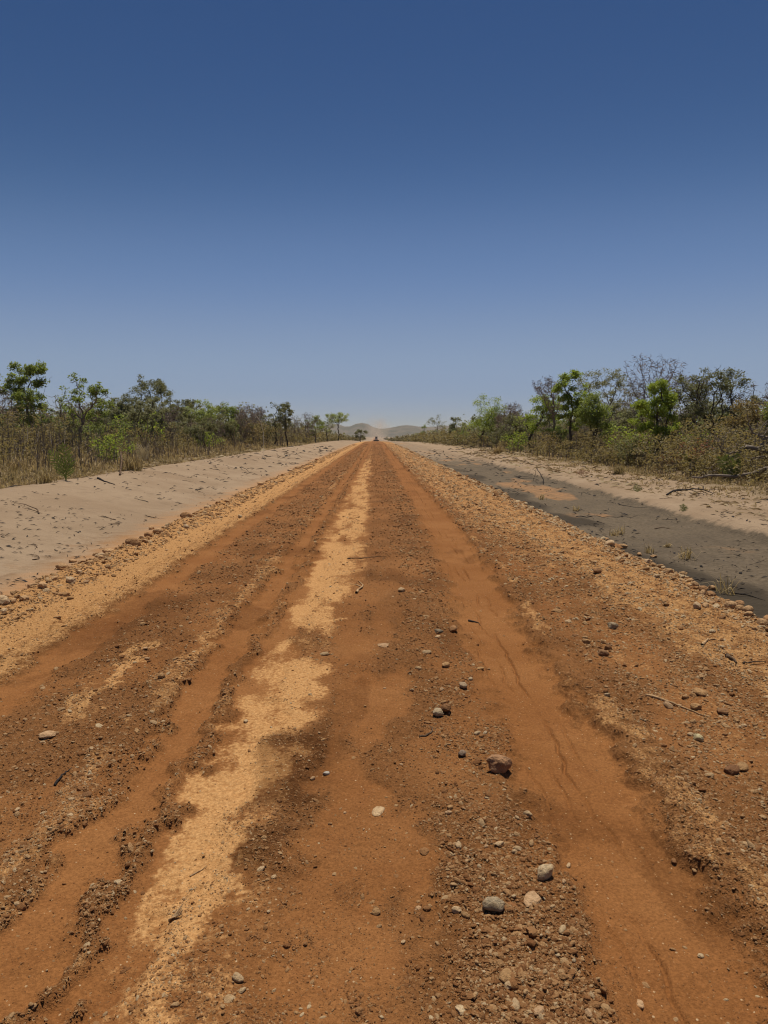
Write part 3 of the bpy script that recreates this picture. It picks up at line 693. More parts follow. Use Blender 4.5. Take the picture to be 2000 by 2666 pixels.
dense = dict(natt=300, nleaf=4200, leaf=.15, D=.2, lobes=11)
bare = dict(natt=1150, nleaf=0, D=.16, tip=.0078, lobes=11, bark='greybark', jitter=.35, tr=.13)
# -- beyond the sand bank
tree_at(70, 62, 940, 50, 1001, 'tall narrow green tree beside the half-bare gnarled tree', cb=.36, leafmat='g_mid', shape='vase', tr=.12, lobes=12, natt=340, nleaf=4600, leaf=.16, bark='greybark', bare_frac=.12, clump=.2)
tree_at(-12, 45, 985, 46, 1002, 'bare pale twiggy tree next to the tall narrow green tree', cb=.3, **bare)
tree_at(203, 72, 972, 45, 1003, 'gnarled half-bare tree with spiky branches and a pale lower trunk', cb=.42, natt=520, nleaf=1500, leaf=.15, leafmat='g_mid', bark='greybark', jitter=.4, tr=.12, bare_frac=.55, D=.18, tip=.011, clump=.16)
tree_at(372, 56, 976, 68, 1004, 'large dark olive tree with a ragged domed crown', cb=.28, natt=320, nleaf=3800, leaf=.17, leafmat='g_dark', stems=2, tr=.14, lobes=14, clump=.2)
tree_at(300, 38, 1035, 66, 1005, 'greener low tree leaning against the ragged dark olive tree', cb=.25, leafmat='g_grey', natt=220, nleaf=2300, leaf=.16, stems=2)
tree_at(450, 48, 1024, 72, 1006, 'thin dark tree with a forked trunk and sparse grey crown', cb=.4, natt=240, nleaf=1500, leaf=.15, leafmat='g_dark', shape='vase', stems=2, jitter=.35, clump=.15)
tree_at(528, 40, 1038, 76, 1007, 'light green tree with slender pale trunk above dry grass', cb=.38, leafmat='g_light', natt=260, nleaf=2200, leaf=.16, bark='palebark')
tree_at(590, 30, 1047, 84, 1008, 'small green tree standing between the light green tree and bare grey trees', cb=.3, leafmat='g_mid', natt=200, nleaf=2000, leaf=.16)
tree_at(637, 27, 1055, 88, 1009, 'bare grey fan-shaped tree beside another bare grey tree', group='bare grey pair', cb=.25, **bare)
tree_at(672, 27, 1056, 92, 1010, 'bare grey fan-shaped tree beside another bare grey tree', group='bare grey pair', cb=.25, **bare)
tree_at(716, 28, 1044, 88, 1011, 'black-stemmed sparse tree of upright branches', cb=.4, natt=240, nleaf=900, leaf=.15, leafmat='g_dark', shape='vase', stems=2, clump=.15)
tree_at(750, 30, 1042, 84, 1012, 'black-stemmed tree with olive tufts at its branch ends', cb=.38, natt=240, nleaf=1500, leaf=.16, leafmat='g_dark', stems=2, shape='vase', clump=.15)
tree_at(795, 32, 1072, 112, 1013, 'low wide bare tree of fine brown twigs', cb=.25, **bare)
tree_at(823, 24, 1080, 115, 1014, 'round mid-green tree with a thin white trunk', cb=.3, leafmat='g_mid', natt=180, nleaf=1700, leaf=.17, bark='palebark')
tree_at(855, 15, 1083, 135, 1015, 'thin greyish sapling beside the umbrella-shaped tree', cb=.4, leafmat='g_grey', natt=160, nleaf=600, leaf=.15)
tree_at(879, 26, 1074, 150, 1016, 'pale green umbrella-shaped tree with branching stem at the sand edge', cb=.45, leafmat='g_light', natt=240, nleaf=2300, leaf=.17, shape='umbrella', tr=.11)
tree_at(938, 15, 1118, 175, 1017, 'small dark solitary tree near the grader', cb=.35, leafmat='g_dark', natt=150, nleaf=1100, leaf=.2, lobes=8)
# -- beyond the grey ditch
tree_at(1142, 20, 1078, 155, 1101, 'faded grey sparse tree among low scrub', cb=.4, leafmat='g_grey', natt=220, nleaf=700, leaf=.15, bark='greybark')
tree_at(1180, 17, 1086, 130, 1102, 'small dark round tree among low scrub', cb=.4, leafmat='g_dark', natt=160, nleaf=1300, leaf=.16)
tree_at(1107, 9, 1102, 190, 1103, 'small leafy sapling sticking out of the low scrub', cb=.4, leafmat='g_mid', natt=90, nleaf=600, leaf=.16)
tree_at(1252, 52, 1024, 95, 1104, 'broad rounded bright green tree at the bend of scrub and sand', cb=.30, leafmat='g_bright', tr=.12, shape='round', **dense)
tree_at(1322, 32, 1046, 80, 1105, 'small bare tree between the broad bright tree and a drooping one', cb=.35, **bare)
tree_at(1385, 46, 1020, 66, 1106, 'drooping green tree with an arched leaning crown', cb=.38, leafmat='g_bright', natt=260, nleaf=3000, leaf=.15, lobes=9, lean=.5, droop=.6)
tree_at(1430, 42, 978, 64, 1107, 'tall bare white-stemmed tree with wiry branches', cb=.45, natt=420, nleaf=0, D=.2, tip=.012, bark='palebark', jitter=.4, tr=.12)
tree_at(1488, 36, 962, 54, 1108, 'tall slim bright green tree with layered crown', cb=.33, leafmat='g_bright', shape='vase', natt=300, nleaf=3600, leaf=.15, lobes=12, clump=.2)
tree_at(1572, 62, 962, 60, 1109, 'airy grey-green tree with wide see-through crown', cb=.5, leafmat='g_grey', natt=420, nleaf=2200, leaf=.15, lobes=13, bark='greybark', clump=.18)
tree_at(1545, 36, 1020, 48, 1110, 'dark-stemmed green tree in front of the airy grey tree', cb=.3, leafmat='g_mid', natt=260, nleaf=2800, leaf=.14, lobes=10)
tree_at(1705, 66, 914, 56, 1111, 'tallest bare tree with a haze of brown twigs', cb=.35, **{**bare, 'natt': 1200, 'lobes': 13})
tree_at(1712, 48, 986, 37, 1112, 'vivid green tree with long drooping leaves at the sand edge', cb=.34, leafmat='g_bright', natt=300, nleaf=3400, leaf=.16, lw=.34, lobes=12, droop=.8, clump=.16, tr=.11)
tree_at(1850, 78, 940, 42, 1113, 'big olive-brown tree with bare twiggy top and black trunk', cb=.36, leafmat='g_dark', natt=800, nleaf=4200, leaf=.13, lobes=15, D=.17, tr=.15, tip=.010, bare_frac=.45, clump=.2)
tree_at(1800, 34, 968, 50, 1114, 'crooked bare tree with zigzag branches against the sky', cb=.45, **{**bare, 'natt': 420, 'jitter': .5})
tree_at(1960, 62, 992, 42, 1115, 'reddish-brown bare tree tangle behind the fallen tree', cb=.22, **{**bare, 'natt': 1000})
tree_at(1935, 50, 1040, 38, 1116, 'dull brown-leaved tree behind the fallen tree', cb=.25, leafmat='g_brown', natt=380, nleaf=2800, leaf=.12, D=.18)
tree_at(2065, 72, 950, 36, 1117, 'dark green tree beyond the fallen tree reaching out of view', cb=.3, leafmat='g_mid', **dense)
tree_at(1640, 34, 1060, 46, 1118, 'thin grey tree behind the vivid drooping tree', cb=.3, leafmat='g_grey', natt=260, nleaf=900, leaf=.13, bark='greybark')
tree_at(1340, 26, 1080, 74, 1119, 'low dark tree under the drooping green tree', cb=.2, leafmat='g_dark', natt=200, nleaf=1700, leaf=.14)

# ------------------------------------------------------------------ shrubs, undergrowth, grass
def shrub_mesh(seed, H, rw, n, leaf, mat, bark='bark', natt=120):
    r = np.random.default_rng(seed)
    a = r.normal(size=(natt, 3)) * np.array([rw * .45, rw * .45, H * .22]) + np.array([0, 0, H * .62]); a[:, 2] = np.clip(a[:, 2], .12, H)
    P, par = colonize(a, [(0, 0, -.1), (0, 0, .05), (.02, 0, .15)], .12, .2, r, .3)
    R, tips = pipe(P, par, .005); bm = ring_mesh('stems', P, par, R, M[bark], None, 3)
    ci = np.where(R < .013)[0]; ci = ci[r.integers(0, len(ci), n)]
    v, f = leaves_arr(P[ci] + r.normal(size=(n, 3)) * .10, leaf, r, .15, .5); cm = mesh_np('foliage', v, f, False); cm.materials.append(M[mat])
    return bm, cm
SH = {k: shrub_mesh(*a) for k, a in dict(
    olive=(1201, 1.7, 1.1, 900, .11, 'under'), green=(1202, 1.5, 1.0, 1000, .12, 'g_mid'), bright=(1203, 1.3, .9, 900, .12, 'g_bright'),
    brown=(1204, 1.5, 1.0, 800, .10, 'g_brown'), red=(1205, 1.1, .8, 700, .10, 'g_red'), grey=(1206, 1.9, 1.0, 600, .10, 'g_grey'), dark=(1207, 1.6, .8, 900, .11, 'g_dark')).items()}
def shrub(px, py_top, Y, kind, label, group=None, w=None):
    p = at_depth(px, 1130, Y); z0 = float(ground_z(np.array(p.x), np.array(Y))); H = at_depth(px, py_top, Y).z - z0
    base = {'olive': 1.7, 'green': 1.5, 'bright': 1.3, 'brown': 1.5, 'red': 1.1, 'grey': 1.9, 'dark': 1.6}[kind]
    return plant('shrub', SH[kind], (p.x, Y, z0), label, 'shrub', group, rng.uniform(0, 6.28), max(.3, H / base), ('stems', 'foliage'))
for a in [(290, 1132, 34, 'bright', 'low yellow-green bush with big glossy leaves in dry grass'),
          (175, 1095, 43, 'dark', 'dark green bush at the foot of the gnarled half-bare tree'),
          (225, 1090, 50, 'green', 'green bush just behind the gnarled half-bare tree'),
          (285, 1098, 52, 'green', 'rounded green bush behind the yellow-green bush'),
          (378, 1078, 62, 'bright', 'bright yellow-green bush under the ragged dark olive tree'),
          (50, 1080, 60, 'green', 'leafy bush behind the tall narrow green tree'),
          (540, 1125, 60, 'bright', 'bright sapling bush around a bent pale stem'),
          (660, 1100, 84, 'brown', 'yellowish brown bush under the bare grey trees'),
          (695, 1098, 80, 'olive', 'olive bush crowding the black-stemmed trees'),
          (470, 1100, 66, 'grey', 'grey tangled bush below the thin dark tree'),
          (110, 1110, 44, 'brown', 'brown bush between the tall green tree and the gnarled tree'),
          (1760, 1175, 32, 'red', 'reddish-brown bush beside the vivid drooping tree'),
          (1830, 1150, 30, 'red', 'wider reddish bush in front of the big olive-brown tree'),
          (1520, 1222, 28.6, 'red', 'tiny dark red plant alone on the sand'),
          (1640, 1135, 36, 'dark', 'blackish bush at the foot of the vivid drooping tree'),
          (1645, 1112, 40, 'bright', 'yellow-green bush behind the blackish bush'),
          (1590, 1118, 41, 'olive', 'olive bush among dry stalks beside the green dark-stemmed tree'),
          (1350, 1125, 66, 'bright', 'green leafy bush under the drooping green tree'),
          (1345, 1160, 64, 'olive', 'ragged olive bush at the edge of the sand'),
          (1440, 1130, 54, 'brown', 'brown brittle bush beside a dark forked stump'),
          (1850, 1100, 44, 'bright', 'bright green bush deep behind the reddish bushes'),
          (1900, 1120, 34, 'brown', 'brown leafy bush touching the fallen tree'),
          (1200, 1120, 112, 'green', 'green bush below the broad rounded tree'),
          (1295, 1105, 78, 'dark', 'dark bush beneath the small bare tree')]:
    shrub(*a)

def in_view(x, y, pad=1.5): return (np.abs(x - y * .012) < y * (1000 / FPX) + pad) & (y > 0)
def undergrowth(name, sgn, x0, n, seed, label):
    """thicket behind the verge: many low leafy stems that read as one mass"""
    r = np.random.default_rng(seed); Y = 1 / (1 / 22 + r.random(n * 3) * (1 / 190. - 1 / 22)); X = sgn * (x0 + 34 * r.random(n * 3) ** 1.2)
    k = in_view(X, Y, 3); X, Y = X[k][:n], Y[k][:n]
    Vs, Fs, nv = [], [], 0
    dens = ss(-.35, .25, fbm(X * .12, Y * .1, 3, seed)); ZZ = ground_z(X, Y)
    for i in range(len(X)):
        if r.random() > .35 + .65 * dens[i]: continue
        edge = abs(X[i]) - x0; h = r.uniform(.8, 2.7) * min(1, .38 + edge / 5); w = r.uniform(.5, 1.2)
        nl = int(r.uniform(60, 120)); k_ = int(r.integers(3, 7)); lob = r.normal(size=(k_, 3)) * np.array([w * .55, w * .55, 0]); lob[:, 2] = h * r.uniform(.15, 1.0, k_)
        u = r.normal(size=(nl, 3)); u /= np.linalg.norm(u, axis=1, keepdims=True); c = lob[r.integers(0, k_, nl)] + u * (r.random(nl) ** .4 * r.uniform(.22, .5))[:, None] * np.array([1, 1, .7]); c[:, 2] = np.maximum(c[:, 2], .05)
        z0 = ZZ[i]
        v, f = leaves_arr(c + np.array([X[i], Y[i], z0]), .10 + .0013 * Y[i], r, .1, .5); Vs.append(v); Fs.append(f + nv); nv += len(v)
    me = mesh_np(name, np.concatenate(Vs), np.concatenate(Fs), False); tag(link(name, me, M['under']), label, 'undergrowth', kind='stuff')
undergrowth('undergrowth', -1, 14, 950, 1301, 'brown and olive thicket below the trees behind the sand bank')
undergrowth('undergrowth', 1, 12.6, 1350, 1302, 'brown and olive thicket below the trees past the grey ditch')

def dry_stems(name, sgn, x0, n, seed, mat, label):
    r = np.random.default_rng(seed); Y = 1 / (1 / 24 + r.random(n * 3) * (1 / 130. - 1 / 24)); X = sgn * (x0 + 22 * r.random(n * 3) ** 1.2); k = in_view(X, Y, 2); X, Y = X[k][:n], Y[k][:n]; n = len(X)
    h = r.uniform(.7, 2.6, n) * np.clip(.3 + (np.abs(X) - x0) / 6, .3, 1); Z = ground_z(X, Y); Vs, Fs, nv = [], [], 0
    for lv in range(4):
        f0 = 0 if lv == 0 else r.uniform(.3, .8, n); a = r.uniform(0, 6.28, n); ln = h * (1 if lv == 0 else r.uniform(.25, .5, n)); til = (.12 if lv == 0 else .75) * np.abs(r.normal(size=n))
        b0 = np.stack([X, Y, Z + h * f0 - .03], 1); d = np.stack([np.cos(a) * np.sin(til), np.sin(a) * np.sin(til), np.cos(til)], 1) * ln[:, None]
        sd = np.stack([np.full(n, 1.0), np.zeros(n), np.zeros(n)], 1) * (.006 + .00022 * Y)[:, None] * (1.2 if lv == 0 else .8); se = np.stack([np.zeros(n), np.full(n, 1.0), np.zeros(n)], 1) * (.006 + .00022 * Y)[:, None]
        v = np.stack([b0 - sd, b0 + sd, b0 + se * 1.6, b0 + d], 1).reshape(-1, 3); i = np.arange(n)[:, None] * 4
        Vs.append(v); Fs.append(np.concatenate([i + np.array([[0, 1, 3]]), i + np.array([[1, 2, 3]]), i + np.array([[2, 0, 3]])]) + nv); nv += len(v)
    tag(link(name, mesh_np(name, np.concatenate(Vs), np.concatenate(Fs), False), M[mat]), label, 'stems', kind='stuff')
dry_stems('dry_stems', -1, 10.5, 1300, 1311, 'palebark', 'thin dry stems standing in the thicket behind the sand bank')
dry_stems('dry_stems', 1, 12, 1700, 1312, 'palebark', 'thin dry stems standing in the thicket past the grey ditch')
def blades(n, X, Y, h, r, bend=.7, wd=.010):
    z = ground_z(X, Y); a = r.uniform(0, 6.28, n); dx, dy = np.cos(a), np.sin(a); b = np.abs(r.normal(size=n)) * bend * h
    wv = wd * (1 + Y / 22); p0 = np.stack([X, Y, z - .02], 1); sd = np.stack([-dy, dx, dx * 0], 1) * wv[:, None]
    p1 = p0 + np.stack([dx * b * .35, dy * b * .35, h * .6], 1); p2 = p0 + np.stack([dx * b, dy * b, h * np.clip(1 - (b / h) ** 2 * .4, .3, 1)], 1)
    v = np.stack([p0 - sd, p0 + sd, p1 + sd * .8, p1 - sd * .8, p2], 1).reshape(-1, 3); i = np.arange(n)[:, None] * 5
    f = np.concatenate([i + np.array([[0, 1, 2]]), i + np.array([[0, 2, 3]]), i + np.array([[3, 2, 4]])]); return v, f
def grass(name, sgn, x0, width, n, seed, mat, hmin, hmax, label, tuft=9):
    r = np.random.default_rng(seed); nt = n // tuft
    Y = 1 / (1 / 14 + r.random(nt * 3) * (1 / 160. - 1 / 14)); X = sgn * (x0 + width * r.random(nt * 3) ** 1.1)
    k = in_view(X, Y, 1) & (r.random(nt * 3) < .12 + .88 * ss(-.2, .35, fbm(X * .35, Y * .3, 3, seed))); X, Y = X[k][:nt], Y[k][:nt]
    hh = r.uniform(hmin, hmax, len(X)) * np.clip(.25 + (np.abs(X) - x0) / 7, .25, 1)
    X = np.repeat(X, tuft) + r.normal(size=len(X) * tuft) * .22; Y = np.repeat(Y, tuft) + r.normal(size=len(Y) * tuft) * .22
    h = np.repeat(hh, tuft) * r.uniform(.6, 1.2, len(X))
    v, f = blades(len(X), X, Y, h, r); tag(link(name, mesh_np(name, v, f, False), M[mat]), label, 'grass', kind='stuff')
grass('grass', -1, 9.4, 26, 40000, 1401, 'grassmix', .22, .72, 'tall dry brown grass behind the sand bank')
grass('straw_grass', -1, 9.0, 16, 14000, 1402, 'straw', .25, .7, 'pale straw-coloured grass behind the sand bank')
grass('grass', 1, 11.0, 22, 30000, 1403, 'grassmix', .2, .55, 'dry brown grass under the trees past the grey ditch')
grass('straw_grass', 1, 9.6, 9, 5000, 1404, 'straw', .12, .45, 'pale straw tufts at the edge of the sand past the ditch')

# far woodland: a mass of crowns past the trees that can be told apart
def far_wood(name, n, seed, label, y0=95, y1=1500):
    r = np.random.default_rng(seed); Y = 1 / (1 / y0 + r.random(n) * (1 / y1 - 1 / y0)); s = np.where(r.random(n) < .5, -1, 1)
    X = s * (14 + 10 * r.random(n) + (Y * .62) * r.random(n) ** 1.3)
    k = in_view(X, Y, 6); X, Y = X[k], Y[k]
    Vs, Fs, nv = [], [], 0
    for x_, y_, z0 in zip(X, Y, ground_z(X, Y)):
        H = r.uniform(2.2, 6.2) * (1 if abs(x_) > 20 else .7); w = H * r.uniform(.35, .6)
        nl = int(np.clip(9000 / y_, 25, 90)); lob = r.normal(size=(4, 3)) * np.array([w * .5, w * .5, H * .15]) + np.array([0, 0, H * .68])
        c = lob[r.integers(0, 4, nl)] + r.normal(size=(nl, 3)) * np.array([w * .28, w * .28, H * .13]); c[:, 2] = np.clip(c[:, 2], .1, H)
        c[: nl // 4, 2] *= r.random(nl // 4)
        v, f = leaves_arr(c + np.array([x_, y_, z0]), np.clip(.0042 * y_, .22, 2.4), r, 0, .6); Vs.append(v); Fs.append(f + nv); nv += len(v)
    tag(link(name, mesh_np(name, np.concatenate(Vs), np.concatenate(Fs), False), M['g_grey']), label, 'woodland', kind='stuff')
far_wood('far_woodland', 1500, 1501, 'distant grey-green savanna woodland on both sides of the road')

def scrub(n, seed):
    r = np.random.default_rng(seed); Y = 1 / (1 / 105. + r.random(n) * (1 / 900. - 1 / 105.)); X = np.where(r.random(n) < .5, -1, 1) * (11 + 9 * r.random(n)); Z = ground_z(X, Y); Vs, Fs, nv = [], [], 0
    for x_, y_, z0 in zip(X, Y, Z):
        H = r.uniform(.8, 2.9); k_ = 4; lob = r.normal(size=(k_, 3)) * np.array([.6, .6, 0]); lob[:, 2] = H * r.uniform(.2, .9, k_); nl = 46
        c = lob[r.integers(0, k_, nl)] + r.normal(size=(nl, 3)) * .28; c[:, 2] = np.maximum(c[:, 2], .05)
        v, f = leaves_arr(c + np.array([x_, y_, z0]), .13 + .0018 * y_, r, 0, .6); Vs.append(v); Fs.append(f + nv); nv += len(v)
    tag(link('far_scrub', mesh_np('far_scrub', np.concatenate(Vs), np.concatenate(Fs), False), M['under']), 'distant low scrub closing in on the road', 'scrub', kind='stuff')
scrub(750, 1511)

# background trees that still stand out one by one behind the front rank
BGM = [grow_tree(1600, 5.5, 1.6, .3, natt=200, nleaf=1300, leaf=.2, leafmat='g_grey'), grow_tree(1601, 5.2, 1.5, .25, **{**bare, 'natt': 450}),
       grow_tree(1602, 5.0, 1.8, .3, natt=200, nleaf=1500, leaf=.2, leafmat='g_dark'), grow_tree(1603, 4.6, 1.5, .3, natt=180, nleaf=1500, leaf=.2, leafmat='g_mid')]
BGL = ['faded grey-green tree in the woodland behind the front trees', 'bare brown tree in the woodland behind the front trees', 'dull olive tree in the woodland behind the front trees', 'plain green tree in the woodland behind the front trees']
for px in list(range(20, 860, 31)) + list(range(1130, 2000, 33)):
    k = int(rng.choice(4, p=[.3, .4, .18, .12])); Y = rng.uniform(75, 125); p = at_depth(px + rng.uniform(-14, 14), 1130, Y)
    if abs(p.x) < 15: continue
    plant('tree', BGM[k], (p.x, Y, float(ground_z(np.array(p.x), np.array(Y)))), BGL[k] + (' by the sand bank' if p.x < 0 else ' past the ditch'), 'tree', 'woodland trees behind the front rank', rng.uniform(0, 6.28), rng.uniform(.7, 1.12))

for px in list(range(-10, 800, 27)) + list(range(1190, 2010, 25)):
    k = int(rng.choice(4, p=[.28, .27, .3, .15])); px = px + rng.uniform(-12, 12)
    Y = max(15.5 * FPX / abs(px - 978), 46) * rng.uniform(1.02, 1.3) if px > 978 else max(13 * FPX / abs(px - 978), 56) * rng.uniform(1.0, 1.25)
    p = at_depth(px, 1130, Y)
    plant('tree', BGM[k], (p.x, Y, float(ground_z(np.array(p.x), np.array(Y)))), ('low grey-green tree filling a gap at the thicket edge', 'low bare tree filling a gap at the thicket edge', 'low olive tree filling a gap at the thicket edge', 'low green tree filling a gap at the thicket edge')[k] + (' behind the sand bank' if p.x < 0 else ' past the ditch'), 'tree', 'low trees along the thicket edge', rng.uniform(0, 6.28), rng.uniform(.42, .78))

# ------------------------------------------------------------------ sticks, logs, fallen tree, palms, tufts
def stick_mesh(seed, L, r0, forks=1, wig=.25, arch=.0, sub=.45):
    r = np.random.default_rng(seed); P = [(0, 0, 0)]; par = [-1]; R = [r0]
    def walk(i, ang, length, rad, lvl):
        n = max(4, int(length / (L / 12))); st = length / n; a = ang; cur = i
        for k in range(n):
            a += r.normal() * wig; p = P[cur]; t_ = (k + 1) / n
            P.append((p[0] + math.cos(a) * st, p[1] + math.sin(a) * st, max(0, p[2] + st * (arch * math.cos(t_ * 3) + r.normal() * .06)))); par.append(cur); R.append(rad * (1 - .75 * t_)); cur = len(P) - 1
            if lvl > 0 and k in set(r.integers(1, n, forks).tolist()): walk(cur, a + r.choice([-1, 1]) * r.uniform(.4, .9), length * sub * r.uniform(.6, 1), rad * (1 - .6 * t_) * .7, lvl - 1)
    walk(0, 0, L, r0, 1 if forks else 0)
    return np.array(P), np.array(par), np.array(R)
def stick(x, y, L, r0, rz, label, mat='deadwood', seed=0, forks=1, wig=.2, arch=.0, name='stick', group=None, cat='stick', dz=0.0, sides=5):
    P, par, R = stick_mesh(seed, L, r0, forks, wig, arch); c, s = math.cos(rz), math.sin(rz)
    X = x + P[:, 0] * c - P[:, 1] * s; Y = y + P[:, 0] * s + P[:, 1] * c
    Z = surf_z(X, Y) + P[:, 2] + R * .6 + dz; z0 = zat(x, y)
    me = ring_mesh(name, np.stack([X - x, Y - y, Z - z0], 1), par, R, M[mat], None, sides)
    return tag(link(name, me, None, None, (x, y, z0)), label, cat, group)
def stick_px(a, b, r0, label, **kw):
    p, q = on_ground(*a), on_ground(*b); d = q - p
    return stick(p.x, p.y, math.hypot(d.x, d.y), r0, math.atan2(d.y, d.x), label, **kw)
stick_px((143, 2047), (186, 1999), .007, 'straight charred black stick on the dark gravel', mat='char', seed=1, forks=1, wig=.05, arch=.12)
stick_px((1092, 1920), (1178, 1912), .008, 'wavy reddish-brown root lying across the clods', mat='deadwood', seed=2, forks=0, wig=.45)
stick_px((1682, 1812), (1850, 1870), .010, 'long straight dusty stick on the coarse gravel', mat='strawwood', seed=3, forks=0, wig=.05)
stick_px((928, 1545), (934, 1515), .016, 'pale bone-like forked stick stub on the road', mat='strawwood', seed=4, forks=1, wig=.25)
stick_px((1893, 1708), (1930, 1735), .016, 'thick crooked branch piece on the rippled shoulder', mat='deadwood', seed=5, forks=0, wig=.35, arch=.2)
stick_px((1935, 1728), (1995, 1722), .008, 'thin arched twig beside the thick crooked branch piece', mat='deadwood', seed=6, forks=0, wig=.25, arch=.25)
stick_px((1828, 1682), (1848, 1662), .014, 'short pale splinter of wood on the shoulder', mat='strawwood', seed=7, forks=0, wig=.1)
stick_px((905, 1455), (975, 1440), .008, 'thin bent twig across the end of the sandy strip', mat='deadwood', seed=8, forks=0, wig=.15)
stick_px((495, 2283), (533, 2255), .004, 'thin straw-coloured twig on the pale sandy strip', mat='strawwood', seed=9, forks=0, wig=.08)
stick_px((1220, 1618), (1255, 1622), .012, 'dark bark chip lying in the wheel track', mat='char', seed=10, forks=0, wig=.1)
stick_px((255, 1247), (282, 1260), .035, 'short charred log tipped on the crest of the sand bank', mat='char', seed=11, forks=0, wig=.05, name='log', cat='log')
stick_px((312, 1238), (356, 1218), .03, 'bent dry branch leaning off the crest of the sand bank', mat='deadwood', seed=12, forks=0, wig=.05, arch=.3, name='branch', cat='branch')
stick_px((100, 1338), (178, 1325), .014, 'dead twiggy branch lying on the sand bank', mat='deadwood', seed=13, forks=4, wig=.2, arch=.15, name='branch', cat='branch')
stick_px((625, 1217), (645, 1231), .02, 'curved dark branch on the far sand bank', mat='char', seed=14, forks=0, wig=.05, arch=.2, name='branch', cat='branch')
stick_px((735, 1193), (767, 1190), .02, 'long bowed branch lying on the pale sand bank', mat='char', seed=15, forks=0, wig=.12, arch=.25, name='branch', cat='branch')
stick_px((610, 1170), (632, 1188), .03, 'pale bent branch at the grass edge of the sand bank', mat='palebark', seed=16, forks=0, wig=.05, arch=.4, name='branch', cat='branch')
stick_px((1500, 1346), (1660, 1345), .012, 'long black twig lying along the floor of the grey ditch', mat='char', seed=17, forks=3, wig=.12)
stick_px((1610, 1312), (1655, 1325), .012, 'wishbone-shaped twig in the grey ditch', mat='char', seed=18, forks=2, wig=.2)
stick_px((1905, 1545), (2010, 1560), .010, 'two-pronged black twig deep in the ditch', mat='char', seed=19, forks=2, wig=.12)
stick_px((1760, 1350), (1785, 1360), .010, 'hooked black twig in the grey ditch', mat='char', seed=20, forks=1, wig=.4)
stick_px((1415, 1262), (1428, 1250), .02, 'upright charred snag in the grey ditch', mat='char', seed=21, forks=2, wig=.3, arch=.9, name='stump', cat='stump')
stick_px((1736, 1290), (1762, 1278), .03, 'charred branch stub poking from the sand', mat='char', seed=22, forks=1, wig=.2, arch=.3, name='branch', cat='branch')
stick_px((1340, 1240), (1400, 1252), .02, 'dark root running along the lip of the ditch', mat='char', seed=23, forks=2, wig=.15, name='root', cat='root')
stick_px((1195, 1195), (1250, 1205), .02, 'thin dead branch on the sand above the ditch', mat='deadwood', seed=24, forks=3, wig=.15, arch=.15, name='branch', cat='branch')
for k in range(26):
    y = 9 + 32 * rng.random() ** 1.3; x = rng.uniform(-7.6, -4.6)
    stick(x, y, rng.uniform(.15, .5), rng.uniform(.006, .012), rng.uniform(0, 6.28), ('charred black' if k % 2 else 'dry brown') + ' twig lying loose on the sand bank', 'char' if k % 2 else 'deadwood', 100 + k, 1, .3, .1, group='twigs on the sand bank')
for k in range(26):
    y = 9 + 40 * rng.random() ** 1.3; x = rng.uniform(4.6, 10.5)
    stick(x, y, rng.uniform(.15, .55), rng.uniform(.007, .014), rng.uniform(0, 6.28), ('charred black' if k % 3 else 'dry brown') + (' twig on the floor of the grey ditch' if x < 7.3 else ' twig on the pale sand past the ditch'), 'char' if k % 3 else 'deadwood', 200 + k, 1, .3, .12, group='twigs around the ditch')
# frayed bundle of split stalks on the sandy strip
p = on_ground(440, 2405); e = bpy.data.objects.new('split_stalk', None); C.objects.link(e); e.location = p
tag(e, 'frayed split stalk propped up on the pale sandy strip', 'stalk')
for k in range(6):
    q = on_ground(468 + k * 3, 2368 + k * 5); d = q - p; L = math.hypot(d.x, d.y) * (1.15 - .07 * k)
    n = 7; tt = np.linspace(0, 1, n); a = math.atan2(d.y, d.x) + (k - 2.5) * .07
    P = np.stack([np.cos(a) * L * tt, np.sin(a) * L * tt, .006 + (.035 - .004 * k) * tt + .002 * k], 1)
    link('splinter', ring_mesh('splinter', P, np.arange(n) - 1, np.full(n, .0032) * (1 - .6 * tt), M['strawwood'], None, 4), None, e)
# litter of bark flecks and leaf scraps
def litter(name, X, Y, r, smin, smax, mat, label):
    n = len(X); L = r.uniform(smin, smax, n) * np.maximum(1, Y / 12); a = r.uniform(0, 6.28, n)
    d = np.stack([np.cos(a), np.sin(a), r.normal(size=n) * .15], 1) * L[:, None]; sd = np.stack([-np.sin(a), np.cos(a), a * 0], 1) * (L * np.where(r.random(n) < .8, r.uniform(.02, .07, n), r.uniform(.1, .25, n)))[:, None]
    c = np.stack([X, Y, surf_z(X, Y) + .008], 1); up = np.array([0, 0, 1.]) * (L * .12)[:, None]
    v = np.stack([c - d * .5, c + sd + up * .5, c + d * .5, c - sd + up * .5, c + up * 1.3], 1).reshape(-1, 3); i = np.arange(n)[:, None] * 5
    f = np.concatenate([i + np.array([[0, 1, 4]]), i + np.array([[1, 2, 4]]), i + np.array([[2, 3, 4]]), i + np.array([[3, 0, 4]])])
    tag(link(name, mesh_np(name, v, f, False), M[mat]), label, 'litter', kind='stuff')
r = np.random.default_rng(1701); n = 5200
Y = 1 / (1 / 6.5 + r.random(n) * (1 / 90. - 1 / 6.5)); X = np.where(r.random(n) < .45, r.uniform(-9, -4.0, n), r.uniform(3.9, 12, n)); k = (fbm(X * .6, Y * .4, 3, 1702) > -.12)
litter('litter', X[k], Y[k], r, .02, .14, 'char', 'dark flecks of bark and root scraps on the sand')
n = 3000; Y = 1 / (1 / 10 + r.random(n) * (1 / 70. - 1 / 10)); X = np.where(r.random(n) < .5, r.uniform(-12, -8.4, n), r.uniform(7.8, 13, n))
litter('dry_leaves', X, Y, r, .05, .25, 'straw', 'fallen dry leaves and straw at the edges of the thicket')

